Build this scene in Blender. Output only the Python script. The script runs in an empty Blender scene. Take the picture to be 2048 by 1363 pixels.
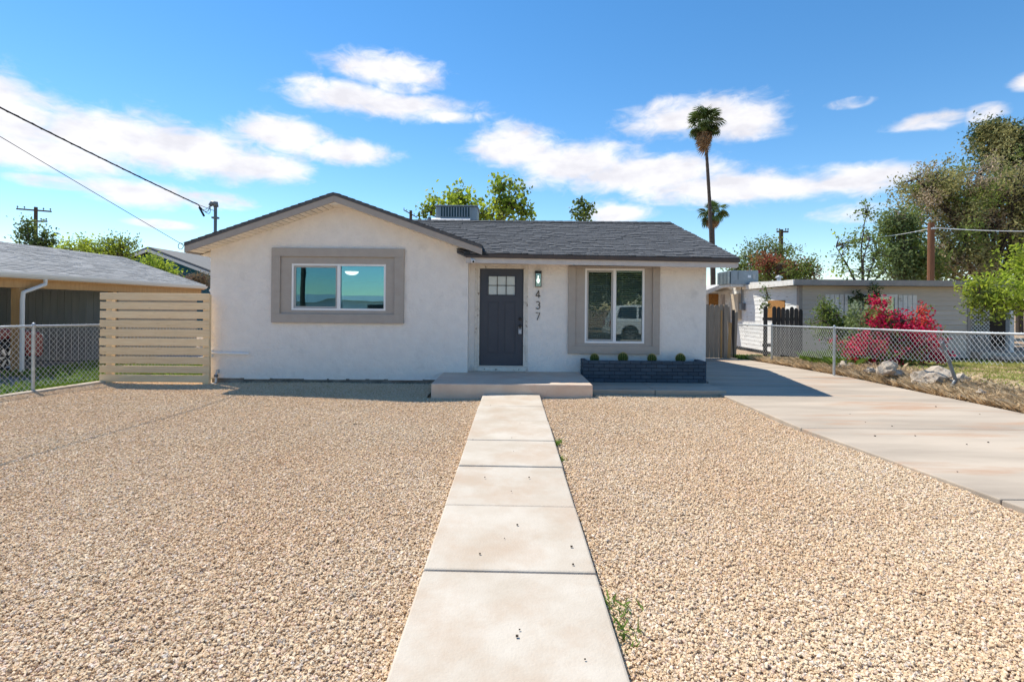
import bpy, bmesh, math, random
import numpy as np
from mathutils import Vector, Matrix, Euler, Quaternion

random.seed(7)
rng = np.random.default_rng(7)
scene = bpy.context.scene
COL = scene.collection
R = math.radians

# ------------------------------------------------------------------ camera
CAMZ = 1.6
ROLL = R(0.5)
HX, HY, F = 1024.0, 613.0, 1024.0
cam_data = bpy.data.cameras.new('camera')
cam = bpy.data.objects.new('camera', cam_data)
COL.objects.link(cam)
cam.location = (0, 0, CAMZ)
cam.rotation_euler = (R(90), -ROLL, 0)
cam_data.sensor_width = 36.0
cam_data.lens = 18.0
cam_data.shift_y = -68.5 / 2048.0
cam_data.clip_start = 0.05
cam_data.clip_end = 3000
scene.camera = cam

def ray(px, py):
    a, b = px - HX, py - HY
    c, s = math.cos(ROLL), math.sin(ROLL)
    return ((a * c + b * s) / F, -(-a * s + b * c) / F)
def onY(px, py, Y):
    u, v = ray(px, py)
    return Vector((u * Y, Y, CAMZ + v * Y))
def onZ(px, py, z=0.0):
    u, v = ray(px, py)
    Y = (z - CAMZ) / v
    return Vector((u * Y, Y, z))

# ------------------------------------------------------------------ light
SUN_DIR = Vector((-0.50, 0.38, 1.0)).normalized()      # towards the sun
SUN_EL = math.asin(SUN_DIR.z)
SUN_AZ = math.atan2(SUN_DIR.x, SUN_DIR.y)
sd = bpy.data.lights.new('sun', 'SUN')
sd.energy = 4.6
sd.angle = R(0.53)
sd.color = (1.0, 0.94, 0.82)
sun = bpy.data.objects.new('sun', sd)
COL.objects.link(sun)
sun.location = (-10, 10, 30)
sun.rotation_euler = SUN_DIR.to_track_quat('Z', 'Y').to_euler()

scene.view_settings.view_transform = 'Standard'
scene.view_settings.look = 'None'
scene.view_settings.exposure = 0.5
scene.view_settings.gamma = 1.0
scene.view_settings.use_curve_mapping = False

# ------------------------------------------------------------------ world: Nishita sky with fair weather clouds
world = bpy.data.worlds.new('World')
scene.world = world
world.use_nodes = True
wt = world.node_tree
wt.nodes.clear()
def WN(t, **kw):
    n = wt.nodes.new(t)
    for k, v in kw.items():
        setattr(n, k, v)
    return n
def wm(op, a, b=None, clamp=False):
    n = WN('ShaderNodeMath', operation=op, use_clamp=clamp)
    for i, v in enumerate((a, b)):
        if v is None: continue
        if isinstance(v, (int, float)): n.inputs[i].default_value = v
        else: wt.links.new(v, n.inputs[i])
    return n.outputs[0]
SKY_STRENGTH = 0.15
sky = WN('ShaderNodeTexSky', sky_type='NISHITA')
sky.sun_disc = False
sky.sun_elevation = SUN_EL
sky.sun_rotation = SUN_AZ
sky.altitude = 300
sky.air_density = 1.0
sky.dust_density = 0.0
sky.ozone_density = 1.6
tc = WN('ShaderNodeTexCoord')
sep = WN('ShaderNodeSeparateXYZ')
wt.links.new(tc.outputs['Generated'], sep.inputs[0])
az = wm('ARCTAN2', sep.outputs[0], sep.outputs[1])
el = wm('ARCSINE', sep.outputs[2])
# cloud banks: azimuth / elevation centre and half sizes (from photo pixels), weight
def ae(px, py):
    u, v = ray(px, py)
    d = Vector((u, 1, v)).normalized()
    return math.atan2(d.x, d.y), math.asin(d.z)
CLOUDS = [(-40, 225, 270, 92, 1), (215, 268, 200, 62, 1), (390, 305, 190, 50, 1), (520, 330, 110, 30, .95), (60, 300, 240, 40, .9),
          (570, 268, 100, 38, .9), (690, 305, 95, 26, .85), (300, 388, 140, 26, .8), (420, 402, 110, 20, .7), (110, 365, 120, 15, .4),
          (775, 140, 120, 34, .8), (800, 170, 60, 22, .55), (690, 196, 120, 34, .9), (800, 214, 150, 26, .95), (890, 232, 70, 16, .8),
          (1030, 297, 95, 42, 1), (1140, 325, 130, 42, 1), (1290, 350, 190, 36, 1), (1420, 378, 190, 32, 1), (1560, 378, 170, 28, 1),
          (1700, 362, 140, 30, .95), (1400, 232, 145, 40, .95), (1490, 240, 85, 38, .95), (1350, 215, 70, 26, .6), (1235, 427, 80, 22, .9),
          (1860, 243, 85, 18, .75), (1965, 226, 45, 20, .7), (2060, 160, 45, 20, .8), (1700, 206, 60, 14, .35), (320, 448, 75, 9, .5),
          (1720, 425, 120, 22, .3)]
# soft wobble
mapn = WN('ShaderNodeMapping')
mapn.inputs['Scale'].default_value = (1, 1, 2.2)
wt.links.new(tc.outputs['Generated'], mapn.inputs[0])
def wnoise(scale, detail, rough=0.55, dist=0.0):
    n = WN('ShaderNodeTexNoise')
    n.inputs['Scale'].default_value = scale
    n.inputs['Detail'].default_value = detail
    n.inputs['Roughness'].default_value = rough
    n.inputs['Distortion'].default_value = dist
    wt.links.new(mapn.outputs[0], n.inputs['Vector'])
    return n.outputs[0]
n_big = wnoise(9, 5)
n_fine = wnoise(24, 8, 0.62, 0.6)
wob = wm('ADD', wm('MULTIPLY', wm('SUBTRACT', n_big, 0.5), 1.5), wm('MULTIPLY', wm('SUBTRACT', n_fine, 0.5), 1.25))
acc = None
for (px, py, rx, ry, wgt) in CLOUDS:
    a0, e0 = ae(px, py)
    a1, _ = ae(px + rx, py); a2, _ = ae(px - rx, py)
    _, e1 = ae(px, py - ry); _, e2 = ae(px, py + ry)
    ra, re = abs(a1 - a2) / 2 * 1.22, abs(e1 - e2) / 2 * 1.28
    x = wm('DIVIDE', wm('SUBTRACT', az, a0), ra)
    y = wm('DIVIDE', wm('SUBTRACT', el, e0), re)
    d = wm('SQRT', wm('ADD', wm('MULTIPLY', x, x), wm('MULTIPLY', y, y)))
    m = wm('MULTIPLY', wm('SUBTRACT', 1.0, d), 1.0)
    m = wm('ADD', m, (wgt - 1) * 0.30)
    if wgt < .8: m = wm('MINIMUM', m, 0.62 * wgt)
    acc = m if acc is None else wm('MAXIMUM', acc, m)
# the rest of the sky (outside the picture) carries the same kind of scattered cloud
n_far = wnoise(2.6, 4)
far = wm('MULTIPLY', wm('SUBTRACT', n_far, 0.60), 3.2)
away = wm('SUBTRACT', wm('MULTIPLY', wm('ABSOLUTE', az), 1.0), 0.95)       # beyond the banks listed above
high = wm('SUBTRACT', el, 0.62)
away = wm('MULTIPLY', wm('MAXIMUM', away, high), 6.0, True)
far = wm('SUBTRACT', wm('MULTIPLY', wm('ADD', far, 0.93), away), 1.0)
acc = wm('MAXIMUM', acc, far)
dens = wm('ADD', wm('ADD', acc, 0.07), wm('MULTIPLY', wob, 0.70))
mr = WN('ShaderNodeMapRange', interpolation_type='SMOOTHSTEP')
mr.inputs['From Min'].default_value = 0.0
mr.inputs['From Max'].default_value = 0.70
wt.links.new(dens, mr.inputs['Value'])
cov = wm('MULTIPLY', mr.outputs[0], 0.95)
up = WN('ShaderNodeMapRange')
up.inputs['From Min'].default_value = -0.02
up.inputs['From Max'].default_value = 0.03
wt.links.new(el, up.inputs['Value'])
cov = wm('MULTIPLY', cov, up.outputs[0])
shade = WN('ShaderNodeMapRange')
shade.inputs['From Min'].default_value = 0.35
shade.inputs['From Max'].default_value = 0.62
wt.links.new(wnoise(14, 4), shade.inputs['Value'])
ccol = WN('ShaderNodeMix', data_type='RGBA')
ccol.inputs[6].default_value = (4.2, 4.1, 4.3, 1)
ccol.inputs[7].default_value = (5.3, 5.2, 5.25, 1)
wt.links.new(shade.outputs[0], ccol.inputs[0])
hsv = WN('ShaderNodeHueSaturation')
hsv.inputs['Hue'].default_value = 0.497
hsv.inputs['Saturation'].default_value = 1.29
hsv.inputs['Value'].default_value = 0.88
wt.links.new(sky.outputs[0], hsv.inputs['Color'])
smix = WN('ShaderNodeMix', data_type='RGBA')
wt.links.new(cov, smix.inputs[0])
wt.links.new(hsv.outputs[0], smix.inputs[6])
wt.links.new(ccol.outputs[2], smix.inputs[7])
bg = WN('ShaderNodeBackground')
bg.inputs['Strength'].default_value = SKY_STRENGTH
wt.links.new(smix.outputs[2], bg.inputs['Color'])
wo = WN('ShaderNodeOutputWorld')
wt.links.new(bg.outputs[0], wo.inputs[0])

# ------------------------------------------------------------------ materials
MATS = {}
def M(name, col, rough=0.8, col2=None, nscale=4.0, bump=0.0, bscale=60.0, isl=0.0, objr=0.0, metal=0.0,
      transl=0.0, spec=0.3, stretch=None, ramp=(0.35, 0.65), bump2=0.0, b2scale=8.0, detail=5.0, dirt=None):
    if name in MATS: return MATS[name]
    m = bpy.data.materials.new(name)
    m.use_nodes = True
    t = m.node_tree
    t.nodes.clear()
    N = t.nodes.new
    L = t.links.new
    out = N('ShaderNodeOutputMaterial')
    p = N('ShaderNodeBsdfPrincipled')
    p.inputs['Roughness'].default_value = rough
    p.inputs['Metallic'].default_value = metal
    p.inputs['Specular IOR Level'].default_value = spec
    geo = N('ShaderNodeNewGeometry')
    vec = geo.outputs['Position']
    if stretch:
        mp = N('ShaderNodeMapping')
        mp.inputs['Scale'].default_value = stretch
        L(vec, mp.inputs[0]); vec = mp.outputs[0]
    def noise(scale, det=5.0, rgh=0.6):
        n = N('ShaderNodeTexNoise')
        n.inputs['Scale'].default_value = scale
        n.inputs['Detail'].default_value = det
        n.inputs['Roughness'].default_value = rgh
        L(vec, n.inputs['Vector'])
        return n.outputs[0]
    colout = None
    if col2 is not None:
        mx = N('ShaderNodeMix'); mx.data_type = 'RGBA'
        rm = N('ShaderNodeMapRange')
        rm.inputs['From Min'].default_value = ramp[0]; rm.inputs['From Max'].default_value = ramp[1]
        L(noise(nscale, detail), rm.inputs['Value'])
        L(rm.outputs[0], mx.inputs[0])
        mx.inputs[6].default_value = (*col, 1); mx.inputs[7].default_value = (*col2, 1)
        colout = mx.outputs[2]
    else:
        rgb = N('ShaderNodeRGB'); rgb.outputs[0].default_value = (*col, 1)
        colout = rgb.outputs[0]
    if dirt is not None:          # (colour, scale, threshold): patches of stain or wear
        mx = N('ShaderNodeMix'); mx.data_type = 'RGBA'
        rm = N('ShaderNodeMapRange')
        rm.inputs['From Min'].default_value = dirt[2]; rm.inputs['From Max'].default_value = dirt[2] + dirt[3]
        L(noise(dirt[1], 6, 0.65), rm.inputs['Value'])
        L(rm.outputs[0], mx.inputs[0])
        L(colout, mx.inputs[6]); mx.inputs[7].default_value = (*dirt[0], 1)
        colout = mx.outputs[2]
    if isl or objr:
        if isl:
            rnd = geo.outputs['Random Per Island']; amt = isl
        else:
            oi = N('ShaderNodeObjectInfo'); rnd = oi.outputs['Random']; amt = objr
        mr_ = N('ShaderNodeMapRange')
        mr_.inputs['To Min'].default_value = 1 - amt; mr_.inputs['To Max'].default_value = 1 + amt
        L(rnd, mr_.inputs['Value'])
        vm = N('ShaderNodeVectorMath'); vm.operation = 'SCALE'
        L(colout, vm.inputs[0]); L(mr_.outputs[0], vm.inputs['Scale'])
        colout = vm.outputs[0]
    L(colout, p.inputs['Base Color'])
    nrm = None
    for amt, sc in ((bump2, b2scale), (bump, bscale)):
        if amt:
            b = N('ShaderNodeBump')
            b.inputs['Strength'].default_value = amt
            b.inputs['Distance'].default_value = 0.02 if sc > 20 else 0.05
            L(noise(sc, 4), b.inputs['Height'])
            if nrm is not None: L(nrm, b.inputs['Normal'])
            nrm = b.outputs[0]
    if nrm is not None: L(nrm, p.inputs['Normal'])
    sh = p.outputs[0]
    if transl:
        tr = N('ShaderNodeBsdfTranslucent')
        L(colout, tr.inputs['Color'])
        ms = N('ShaderNodeMixShader'); ms.inputs[0].default_value = transl
        L(sh, ms.inputs[1]); L(tr.outputs[0], ms.inputs[2])
        sh = ms.outputs[0]
    L(sh, out.inputs[0])
    MATS[name] = m
    return m

def glass_mat(name, refl=0.28, tint=(0.75, 0.9, 0.92), rough=0.0, wav=0.0):
    if name in MATS: return MATS[name]
    m = bpy.data.materials.new(name); m.use_nodes = True
    t = m.node_tree; t.nodes.clear(); N = t.nodes.new; L = t.links.new
    out = N('ShaderNodeOutputMaterial')
    g = N('ShaderNodeBsdfGlossy'); g.inputs['Roughness'].default_value = rough
    g.inputs['Color'].default_value = (*tint, 1)
    tr = N('ShaderNodeBsdfTransparent'); tr.inputs['Color'].default_value = (0.82, 0.88, 0.87, 1)
    fr = N('ShaderNodeFresnel'); fr.inputs['IOR'].default_value = 1.5
    ad = N('ShaderNodeMath'); ad.operation = 'ADD'; ad.use_clamp = True
    L(fr.outputs[0], ad.inputs[0]); ad.inputs[1].default_value = refl
    mx = N('ShaderNodeMixShader')
    L(ad.outputs[0], mx.inputs[0]); L(tr.outputs[0], mx.inputs[1]); L(g.outputs[0], mx.inputs[2])
    if wav:
        geo = N('ShaderNodeNewGeometry')
        n = N('ShaderNodeTexNoise'); n.inputs['Scale'].default_value = 1.6; n.inputs['Detail'].default_value = 1
        L(geo.outputs['Position'], n.inputs['Vector'])
        b = N('ShaderNodeBump'); b.inputs['Strength'].default_value = wav; b.inputs['Distance'].default_value = 0.05
        L(n.outputs[0], b.inputs['Height']); L(b.outputs[0], g.inputs['Normal'])
    L(mx.outputs[0], out.inputs[0])
    MATS[name] = m
    return m

# ------------------------------------------------------------------ mesh helpers
def wloc(o):
    v = Vector((0, 0, 0))
    while o is not None:
        v = v + o.location; o = o.parent
    return v
def tag(o, label=None, cat=None, group=None, kind=None):
    if label: o['label'] = label
    if cat: o['category'] = cat
    if group: o['group'] = group
    if kind: o['kind'] = kind
    return o
def empty(name, loc, label=None, cat=None, group=None):
    o = bpy.data.objects.new(name, None)
    o.empty_display_size = 0.2
    COL.objects.link(o)
    o.location = loc
    return tag(o, label, cat, group)

class MB:
    def __init__(s): s.v = []; s.f = []
    def add(s, verts, faces):
        n = len(s.v)
        s.v.extend([tuple(v) for v in verts])
        s.f.extend([tuple(i + n for i in f) for f in faces])
        return s
    def box(s, x0, x1, y0, y1, z0, z1):
        v = [(x0, y0, z0), (x1, y0, z0), (x1, y1, z0), (x0, y1, z0), (x0, y0, z1), (x1, y0, z1), (x1, y1, z1), (x0, y1, z1)]
        return s.add(v, [(3, 2, 1, 0), (4, 5, 6, 7), (0, 1, 5, 4), (1, 2, 6, 5), (2, 3, 7, 6), (3, 0, 4, 7)])
    def obox(s, c, ax, ay, az_):            # oriented box: centre + half axis vectors
        c, ax, ay, az_ = map(Vector, (c, ax, ay, az_))
        v = [c + i * ax + j * ay + k * az_ for k in (-1, 1) for (i, j) in ((-1, -1), (1, -1), (1, 1), (-1, 1))]
        return s.add(v, [(3, 2, 1, 0), (4, 5, 6, 7), (0, 1, 5, 4), (1, 2, 6, 5), (2, 3, 7, 6), (3, 0, 4, 7)])
    def tube(s, pts, rad, n=8, cap=True):
        pts = [Vector(p) for p in pts]
        if not hasattr(rad, '__len__'): rad = [rad] * len(pts)
        rings = []
        up = None
        for i, p in enumerate(pts):
            a = pts[max(i - 1, 0)]; b = pts[min(i + 1, len(pts) - 1)]
            d = (b - a)
            if d.length < 1e-9: d = Vector((0, 0, 1))
            d.normalize()
            if up is None:
                up = Vector((1, 0, 0)) if abs(d.x) < 0.8 else Vector((0, 1, 0))
            side = d.cross(up)
            if side.length < 1e-5: side = d.cross(Vector((0.3, 0.9, 0.2)))
            side.normalize()
            up = side.cross(d).normalized()
            rings.append([p + rad[i] * (math.cos(2 * math.pi * k / n) * side + math.sin(2 * math.pi * k / n) * up) for k in range(n)])
        v = [q for r_ in rings for q in r_]
        f = []
        for i in range(len(pts) - 1):
            for k in range(n):
                f.append((i * n + k, i * n + (k + 1) % n, (i + 1) * n + (k + 1) % n, (i + 1) * n + k))
        if cap:
            f.append(tuple(reversed(range(n)))); f.append(tuple((len(pts) - 1) * n + k for k in range(n)))
        return s.add(v, f)
    def prism(s, poly, y0, y1):             # polygon in XZ extruded along Y
        n = len(poly)
        v = [(x, y0, z) for x, z in poly] + [(x, y1, z) for x, z in poly]
        f = [tuple(range(n)), tuple(reversed(range(n, 2 * n)))]
        f += [(i, i + n, (i + 1) % n + n, (i + 1) % n) for i in range(n)]
        return s.add(v, f)
    def prismx(s, poly, x0, x1):            # polygon in YZ extruded along X
        n = len(poly)
        v = [(x0, y, z) for y, z in poly] + [(x1, y, z) for y, z in poly]
        f = [tuple(reversed(range(n))), tuple(range(n, 2 * n))]
        f += [((i + 1) % n, (i + 1) % n + n, i + n, i) for i in range(n)]
        return s.add(v, f)
    def lathe(s, prof, c, n=20):            # (radius, z) profile round z
        v = []; f = []
        for r_, z in prof:
            for k in range(n):
                a = 2 * math.pi * k / n
                v.append((c[0] + r_ * math.cos(a), c[1] + r_ * math.sin(a), c[2] + z))
        for i in range(len(prof) - 1):
            for k in range(n):
                f.append((i * n + k, i * n + (k + 1) % n, (i + 1) * n + (k + 1) % n, (i + 1) * n + k))
        f.append(tuple(reversed(range(n)))); f.append(tuple((len(prof) - 1) * n + k for k in range(n)))
        return s.add(v, f)
    def build(s, name, mat, parent=None, smooth=False, bevel=0.0, base=None, seg=2, fix=True):
        return mesh_obj(name, np.array(s.v, dtype=float), s.f, mat, parent, smooth, bevel, base, seg, fix)

def mesh_obj(name, V, faces, mat, parent=None, smooth=False, bevel=0.0, base=None, seg=2, fix=False):
    V = np.asarray(V, dtype=float).reshape(-1, 3)
    if parent is not None:
        off = wloc(parent)
        if base is None: base = off
    elif base is None:
        mn, mx = V.min(0), V.max(0)
        base = Vector(((mn[0] + mx[0]) / 2, (mn[1] + mx[1]) / 2, mn[2]))
    base = Vector(base)
    me = bpy.data.meshes.new(name)
    me.from_pydata((V - np.array(base)).tolist(), [], faces if isinstance(faces, list) else faces.tolist())
    if fix:
        bm = bmesh.new(); bm.from_mesh(me)
        bmesh.ops.recalc_face_normals(bm, faces=bm.faces)
        bm.to_mesh(me); bm.free()
    if mat is not None: me.materials.append(mat)
    if smooth: me.shade_smooth()
    o = bpy.data.objects.new(name, me)
    COL.objects.link(o)
    if parent is not None:
        o.parent = parent
        o.location = base - wloc(parent)
    else:
        o.location = base
    if bevel:
        b = o.modifiers.new('bevel', 'BEVEL'); b.width = bevel; b.segments = seg; b.limit_method = 'ANGLE'
    return o

def piece(name, me, parent, loc, rot=None, scale=None, mat=None):
    """one of many alike pieces that share mesh data"""
    o = bpy.data.objects.new(name, me)
    COL.objects.link(o)
    o.parent = parent
    off = wloc(parent) if parent is not None else Vector((0, 0, 0))
    o.location = Vector(loc) - off
    if rot is not None: o.rotation_euler = rot
    if scale is not None: o.scale = scale
    return o

def unit_box_mesh(name, mat, bevel=0.0, sx=1, sy=1, sz=1, jitter=0):
    bm = bmesh.new()
    bmesh.ops.create_cube(bm, size=1.0)
    for v in bm.verts: v.co = Vector((v.co.x * sx, v.co.y * sy, v.co.z * sz))
    if jitter:
        for v in bm.verts: v.co += Vector([random.uniform(-jitter, jitter) for _ in range(3)])
    if bevel: bmesh.ops.bevel(bm, geom=list(bm.edges), offset=bevel, segments=1, affect='EDGES')
    me = bpy.data.meshes.new(name); bm.to_mesh(me); bm.free()
    me.materials.append(mat)
    return me
# ================================================================== GROUND AND PAVING
m_dirt = M('dirt', (0.40, 0.29, 0.19), 0.95, (0.30, 0.21, 0.14), 1.2, bump=0.4, bscale=40)
m_bed = M('gravel_fines', (0.44, 0.335, 0.225), 0.95, (0.54, 0.425, 0.30), 3, bump=0.9, bscale=45)
m_conc = M('concrete', (0.45, 0.385, 0.31), 0.9, (0.53, 0.475, 0.405), 2.6, bump=0.2, bscale=70, dirt=((0.43, 0.315, 0.225), 1.5, 0.47, 0.3), objr=0.03)
m_drive = M('driveway_concrete', (0.50, 0.42, 0.335), 0.9, (0.33, 0.275, 0.22), 0.8, bump=0.15, bscale=90,
            stretch=(0.35, 1.6, 1), dirt=((0.42, 0.27, 0.18), 1.1, 0.53, 0.16), objr=0.03)
m_porch = M('porch_concrete', (0.58, 0.44, 0.34), 0.9, (0.64, 0.52, 0.42), 2.5, bump=0.25, bscale=50, dirt=((0.55, 0.37, 0.27), 1.6, 0.52, 0.2))

g = MB(); g.add([(-900, -300, -0.06), (900, -300, -0.06), (900, 1500, -0.06), (-900, 1500, -0.06)], [(0, 1, 2, 3)])
tag(g.build('ground', m_dirt, base=(0, 0, -0.06), fix=False), kind='structure')

# gravel bed: a fine base sheet with real stones scattered over it
GX0 = -8.35
def fence_x(y):           # line of the left chain link fence / kerb
    return -8.27 - (10.2 - y) * 0.20
cells = 0.25
gv, gf, gd = [], [], []
vi = {}
def gvert(i, j):
    if (i, j) not in vi:
        vi[(i, j)] = len(gv)
        x, y = i * cells, j * cells
        z = 0.012 * math.sin(x * 1.3 + y * 0.7) + 0.010 * math.sin(y * 1.9 - x * 0.6)
        z += 0.012 * max(0.0, min(1.0, (y - 7.5) / 1.5)) * max(0.0, min(1.0, (x - 1.0) / 0.5))
        gv.append((x, y, z))
    return vi[(i, j)]
for i in range(-44, 16):
    for j in range(-4, 42):
        x, y = (i + .5) * cells, (j + .5) * cells
        if abs(x) < 0.5: continue
        if x < fence_x(y) + 0.16: continue
        if y > 9.0 and -1.45 < x < 1.45: continue
        if y > 9.25 and x > 0: continue
        if y > 10.5 : continue
        gf.append((gvert(i, j), gvert(i + 1, j), gvert(i + 1, j + 1), gvert(i, j + 1)))
        vis = abs(x) < max(y, 1.2) * 1.08 + 0.9 and y > 0.9
        near_vis = abs(x) < max(y, 1.2) * 1.1 + 2.4 and y > 0.2
        gd.append((5000.0 if near_vis else 0.0) if not vis else (10500.0 if y < 3.8 else (8000.0 if y < 5.5 else (5600.0 if y < 7.5 else 4000.0))))
me = bpy.data.meshes.new('gravel')
me.from_pydata(gv, [], gf)
at = me.attributes.new('dens', 'FLOAT', 'FACE')
at.data.foreach_set('value', gd)
me.materials.append(m_bed)
gravel = bpy.data.objects.new('gravel', me)
COL.objects.link(gravel)
tag(gravel, 'tan crushed stone gravel covering the whole front yard', 'gravel', kind='stuff')

def stone_material():
    m = bpy.data.materials.new('gravel_stone'); m.use_nodes = True
    t = m.node_tree; N = t.nodes.new; L = t.links.new
    p = t.nodes['Principled BSDF']
    p.inputs['Roughness'].default_value = 0.9
    p.inputs['Specular IOR Level'].default_value = 0.2
    oi = N('ShaderNodeObjectInfo')
    cr = N('ShaderNodeValToRGB')
    e = cr.color_ramp.elements
    e[0].position = 0.0; e[0].color = (0.40, 0.29, 0.185, 1)
    e[1].position = 1.0; e[1].color = (0.74, 0.67, 0.58, 1)
    for pos, c in ((0.12, (0.55, 0.41, 0.27)), (0.35, (0.61, 0.475, 0.325)), (0.55, (0.64, 0.52, 0.365)), (0.75, (0.66, 0.555, 0.42)), (0.88, (0.58, 0.50, 0.425)), (0.93, (0.64, 0.47, 0.36))):
        q = e.new(pos); q.color = (*c, 1)
    L(oi.outputs['Random'], cr.inputs[0])
    geo = N('ShaderNodeNewGeometry')
    n = N('ShaderNodeTexNoise'); n.inputs['Scale'].default_value = 0.7; n.inputs['Detail'].default_value = 4
    L(geo.outputs['Position'], n.inputs['Vector'])
    mr_ = N('ShaderNodeMapRange'); mr_.inputs['From Min'].default_value = 0.3; mr_.inputs['From Max'].default_value = 0.7
    L(n.outputs[0], mr_.inputs[0])
    tint = N('ShaderNodeMix'); tint.data_type = 'RGBA'
    tint.inputs[6].default_value = (1.13, 1.11, 1.09, 1); tint.inputs[7].default_value = (1.08, 0.98, 0.89, 1)
    L(mr_.outputs[0], tint.inputs[0])
    mul = N('ShaderNodeVectorMath'); mul.operation = 'MULTIPLY'
    L(cr.outputs[0], mul.inputs[0]); L(tint.outputs[2], mul.inputs[1])
    L(mul.outputs[0], p.inputs['Base Color'])
    return m
m_stone = stone_material()

ng = bpy.data.node_groups.new('gravel_scatter', 'GeometryNodeTree')
ng.interface.new_socket('Geometry', in_out='INPUT', socket_type='NodeSocketGeometry')
ng.interface.new_socket('Geometry', in_out='OUTPUT', socket_type='NodeSocketGeometry')
GN = ng.nodes.new; GL = ng.links.new
gi = GN('NodeGroupInput'); go = GN('NodeGroupOutput')
dp = GN('GeometryNodeDistributePointsOnFaces'); dp.distribute_method = 'RANDOM'
na = GN('GeometryNodeInputNamedAttribute'); na.data_type = 'FLOAT'; na.inputs['Name'].default_value = 'dens'
GL(gi.outputs[0], dp.inputs['Mesh']); GL(na.outputs[0], dp.inputs['Density'])
g2i = GN('GeometryNodeGeometryToInstance')
for k in range(7):
    ico = GN('GeometryNodeMeshIcoSphere'); ico.inputs['Radius'].default_value = 0.0068; ico.inputs['Subdivisions'].default_value = 2
    tr = GN('GeometryNodeTransform')
    tr.inputs['Scale'].default_value = (1.0 + 0.35 * random.random(), 0.8 + 0.3 * random.random(), 0.55 + 0.25 * random.random())
    sp = GN('GeometryNodeSetPosition')
    pos = GN('GeometryNodeInputPosition')
    ad = GN('ShaderNodeVectorMath'); ad.operation = 'ADD'; ad.inputs[1].default_value = (k * 3.1, k * 1.7, 0)
    no = GN('ShaderNodeTexNoise'); no.inputs['Scale'].default_value = 135.0; no.inputs['Detail'].default_value = 1.0
    sb = GN('ShaderNodeVectorMath'); sb.operation = 'SUBTRACT'; sb.inputs[1].default_value = (0.5, 0.5, 0.5)
    sc = GN('ShaderNodeVectorMath'); sc.operation = 'SCALE'; sc.inputs['Scale'].default_value = 0.0138
    GL(pos.outputs[0], ad.inputs[0]); GL(ad.outputs[0], no.inputs['Vector']); GL(no.outputs[1], sb.inputs[0]); GL(sb.outputs[0], sc.inputs[0])
    GL(ico.outputs[0], tr.inputs[0]); GL(tr.outputs[0], sp.inputs['Geometry']); GL(sc.outputs[0], sp.inputs['Offset'])
    smn = GN('GeometryNodeSetMaterial'); smn.inputs['Material'].default_value = m_stone
    GL(sp.outputs[0], smn.inputs[0]); GL(smn.outputs[0], g2i.inputs[0])
iop = GN('GeometryNodeInstanceOnPoints'); iop.inputs['Pick Instance'].default_value = True
ri = GN('FunctionNodeRandomValue'); ri.data_type = 'INT'; ri.inputs[4].default_value = 0; ri.inputs[5].default_value = 6
rr = GN('FunctionNodeRandomValue'); rr.data_type = 'FLOAT_VECTOR'; rr.inputs[0].default_value = (-0.5, -0.5, 0); rr.inputs[1].default_value = (0.5, 0.5, 6.283)
rs = GN('FunctionNodeRandomValue'); rs.data_type = 'FLOAT'; rs.inputs[2].default_value = 0.0; rs.inputs[3].default_value = 1.0; rs.inputs['Seed'].default_value = 5
pw = GN('ShaderNodeMath'); pw.operation = 'POWER'; pw.inputs[1].default_value = 2.2
ms_ = GN('ShaderNodeMath'); ms_.operation = 'MULTIPLY_ADD'; ms_.inputs[1].default_value = 1.05; ms_.inputs[2].default_value = 0.62
GL(rs.outputs[1], pw.inputs[0]); GL(pw.outputs[0], ms_.inputs[0])
GL(dp.outputs['Points'], iop.inputs['Points']); GL(g2i.outputs[0], iop.inputs['Instance'])
GL(ri.outputs[2], iop.inputs['Instance Index']); GL(rr.outputs[0], iop.inputs['Rotation']); GL(ms_.outputs[0], iop.inputs['Scale'])
# lift a random share of the stones so that they pile up unevenly
rz = GN('FunctionNodeRandomValue'); rz.data_type = 'FLOAT_VECTOR'; rz.inputs[0].default_value = (0, 0, 0.0); rz.inputs[1].default_value = (0, 0, 0.014)
rz.inputs['Seed'].default_value = 9
spp = GN('GeometryNodeSetPosition')
GL(dp.outputs['Points'], spp.inputs['Geometry']); GL(rz.outputs[0], spp.inputs['Offset']); GL(spp.outputs[0], iop.inputs['Points'])
jg = GN('GeometryNodeJoinGeometry')
GL(iop.outputs[0], jg.inputs[0]); GL(gi.outputs[0], jg.inputs[0]); GL(jg.outputs[0], go.inputs[0])
gm = gravel.modifiers.new('scatter', 'NODES'); gm.node_group = ng

# front walk: one slab after another with open joints
def slab_piece(name, x0, x1, y0, y1, z0, z1, mat, parent, bev=0.012, skew=0.0):
    b = MB()
    v = [(x0, y0 + skew * .5, z0), (x1, y0 - skew * .5, z0), (x1, y1 - skew * .5, z0), (x0, y1 + skew * .5, z0)]
    v += [(x, y, z1) for x, y, _ in v]
    b.add(v, [(3, 2, 1, 0), (4, 5, 6, 7), (0, 1, 5, 4), (1, 2, 6, 5), (2, 3, 7, 6), (3, 0, 4, 7)])
    return b.build(name, mat, parent, bevel=bev)
walk = MB().box(-0.46, 0.46, -1.9, 8.86, -0.05, 0.03).build('front_walk', m_bed, base=(0, 3.5, -0.05))
tag(walk, 'straight walk of square pale concrete slabs up to the porch', 'path', kind='structure')
js = [8.91, 7.86, 6.83, 5.83, 4.89, 3.92, 2.94, 1.96, 0.98, 0.0, -1.0, -2.0]
for a, b_ in zip(js[:-1], js[1:]):
    zt = 0.08 + random.uniform(-0.005, 0.005)
    slab_piece('slab', -0.5 + random.uniform(-.006, .006), 0.5 + random.uniform(-.006, .006), b_ + 0.008, a - 0.004, -0.04, zt, m_conc, walk, 0.014, 0.024 if a < 8.9 else 0.0)

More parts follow.
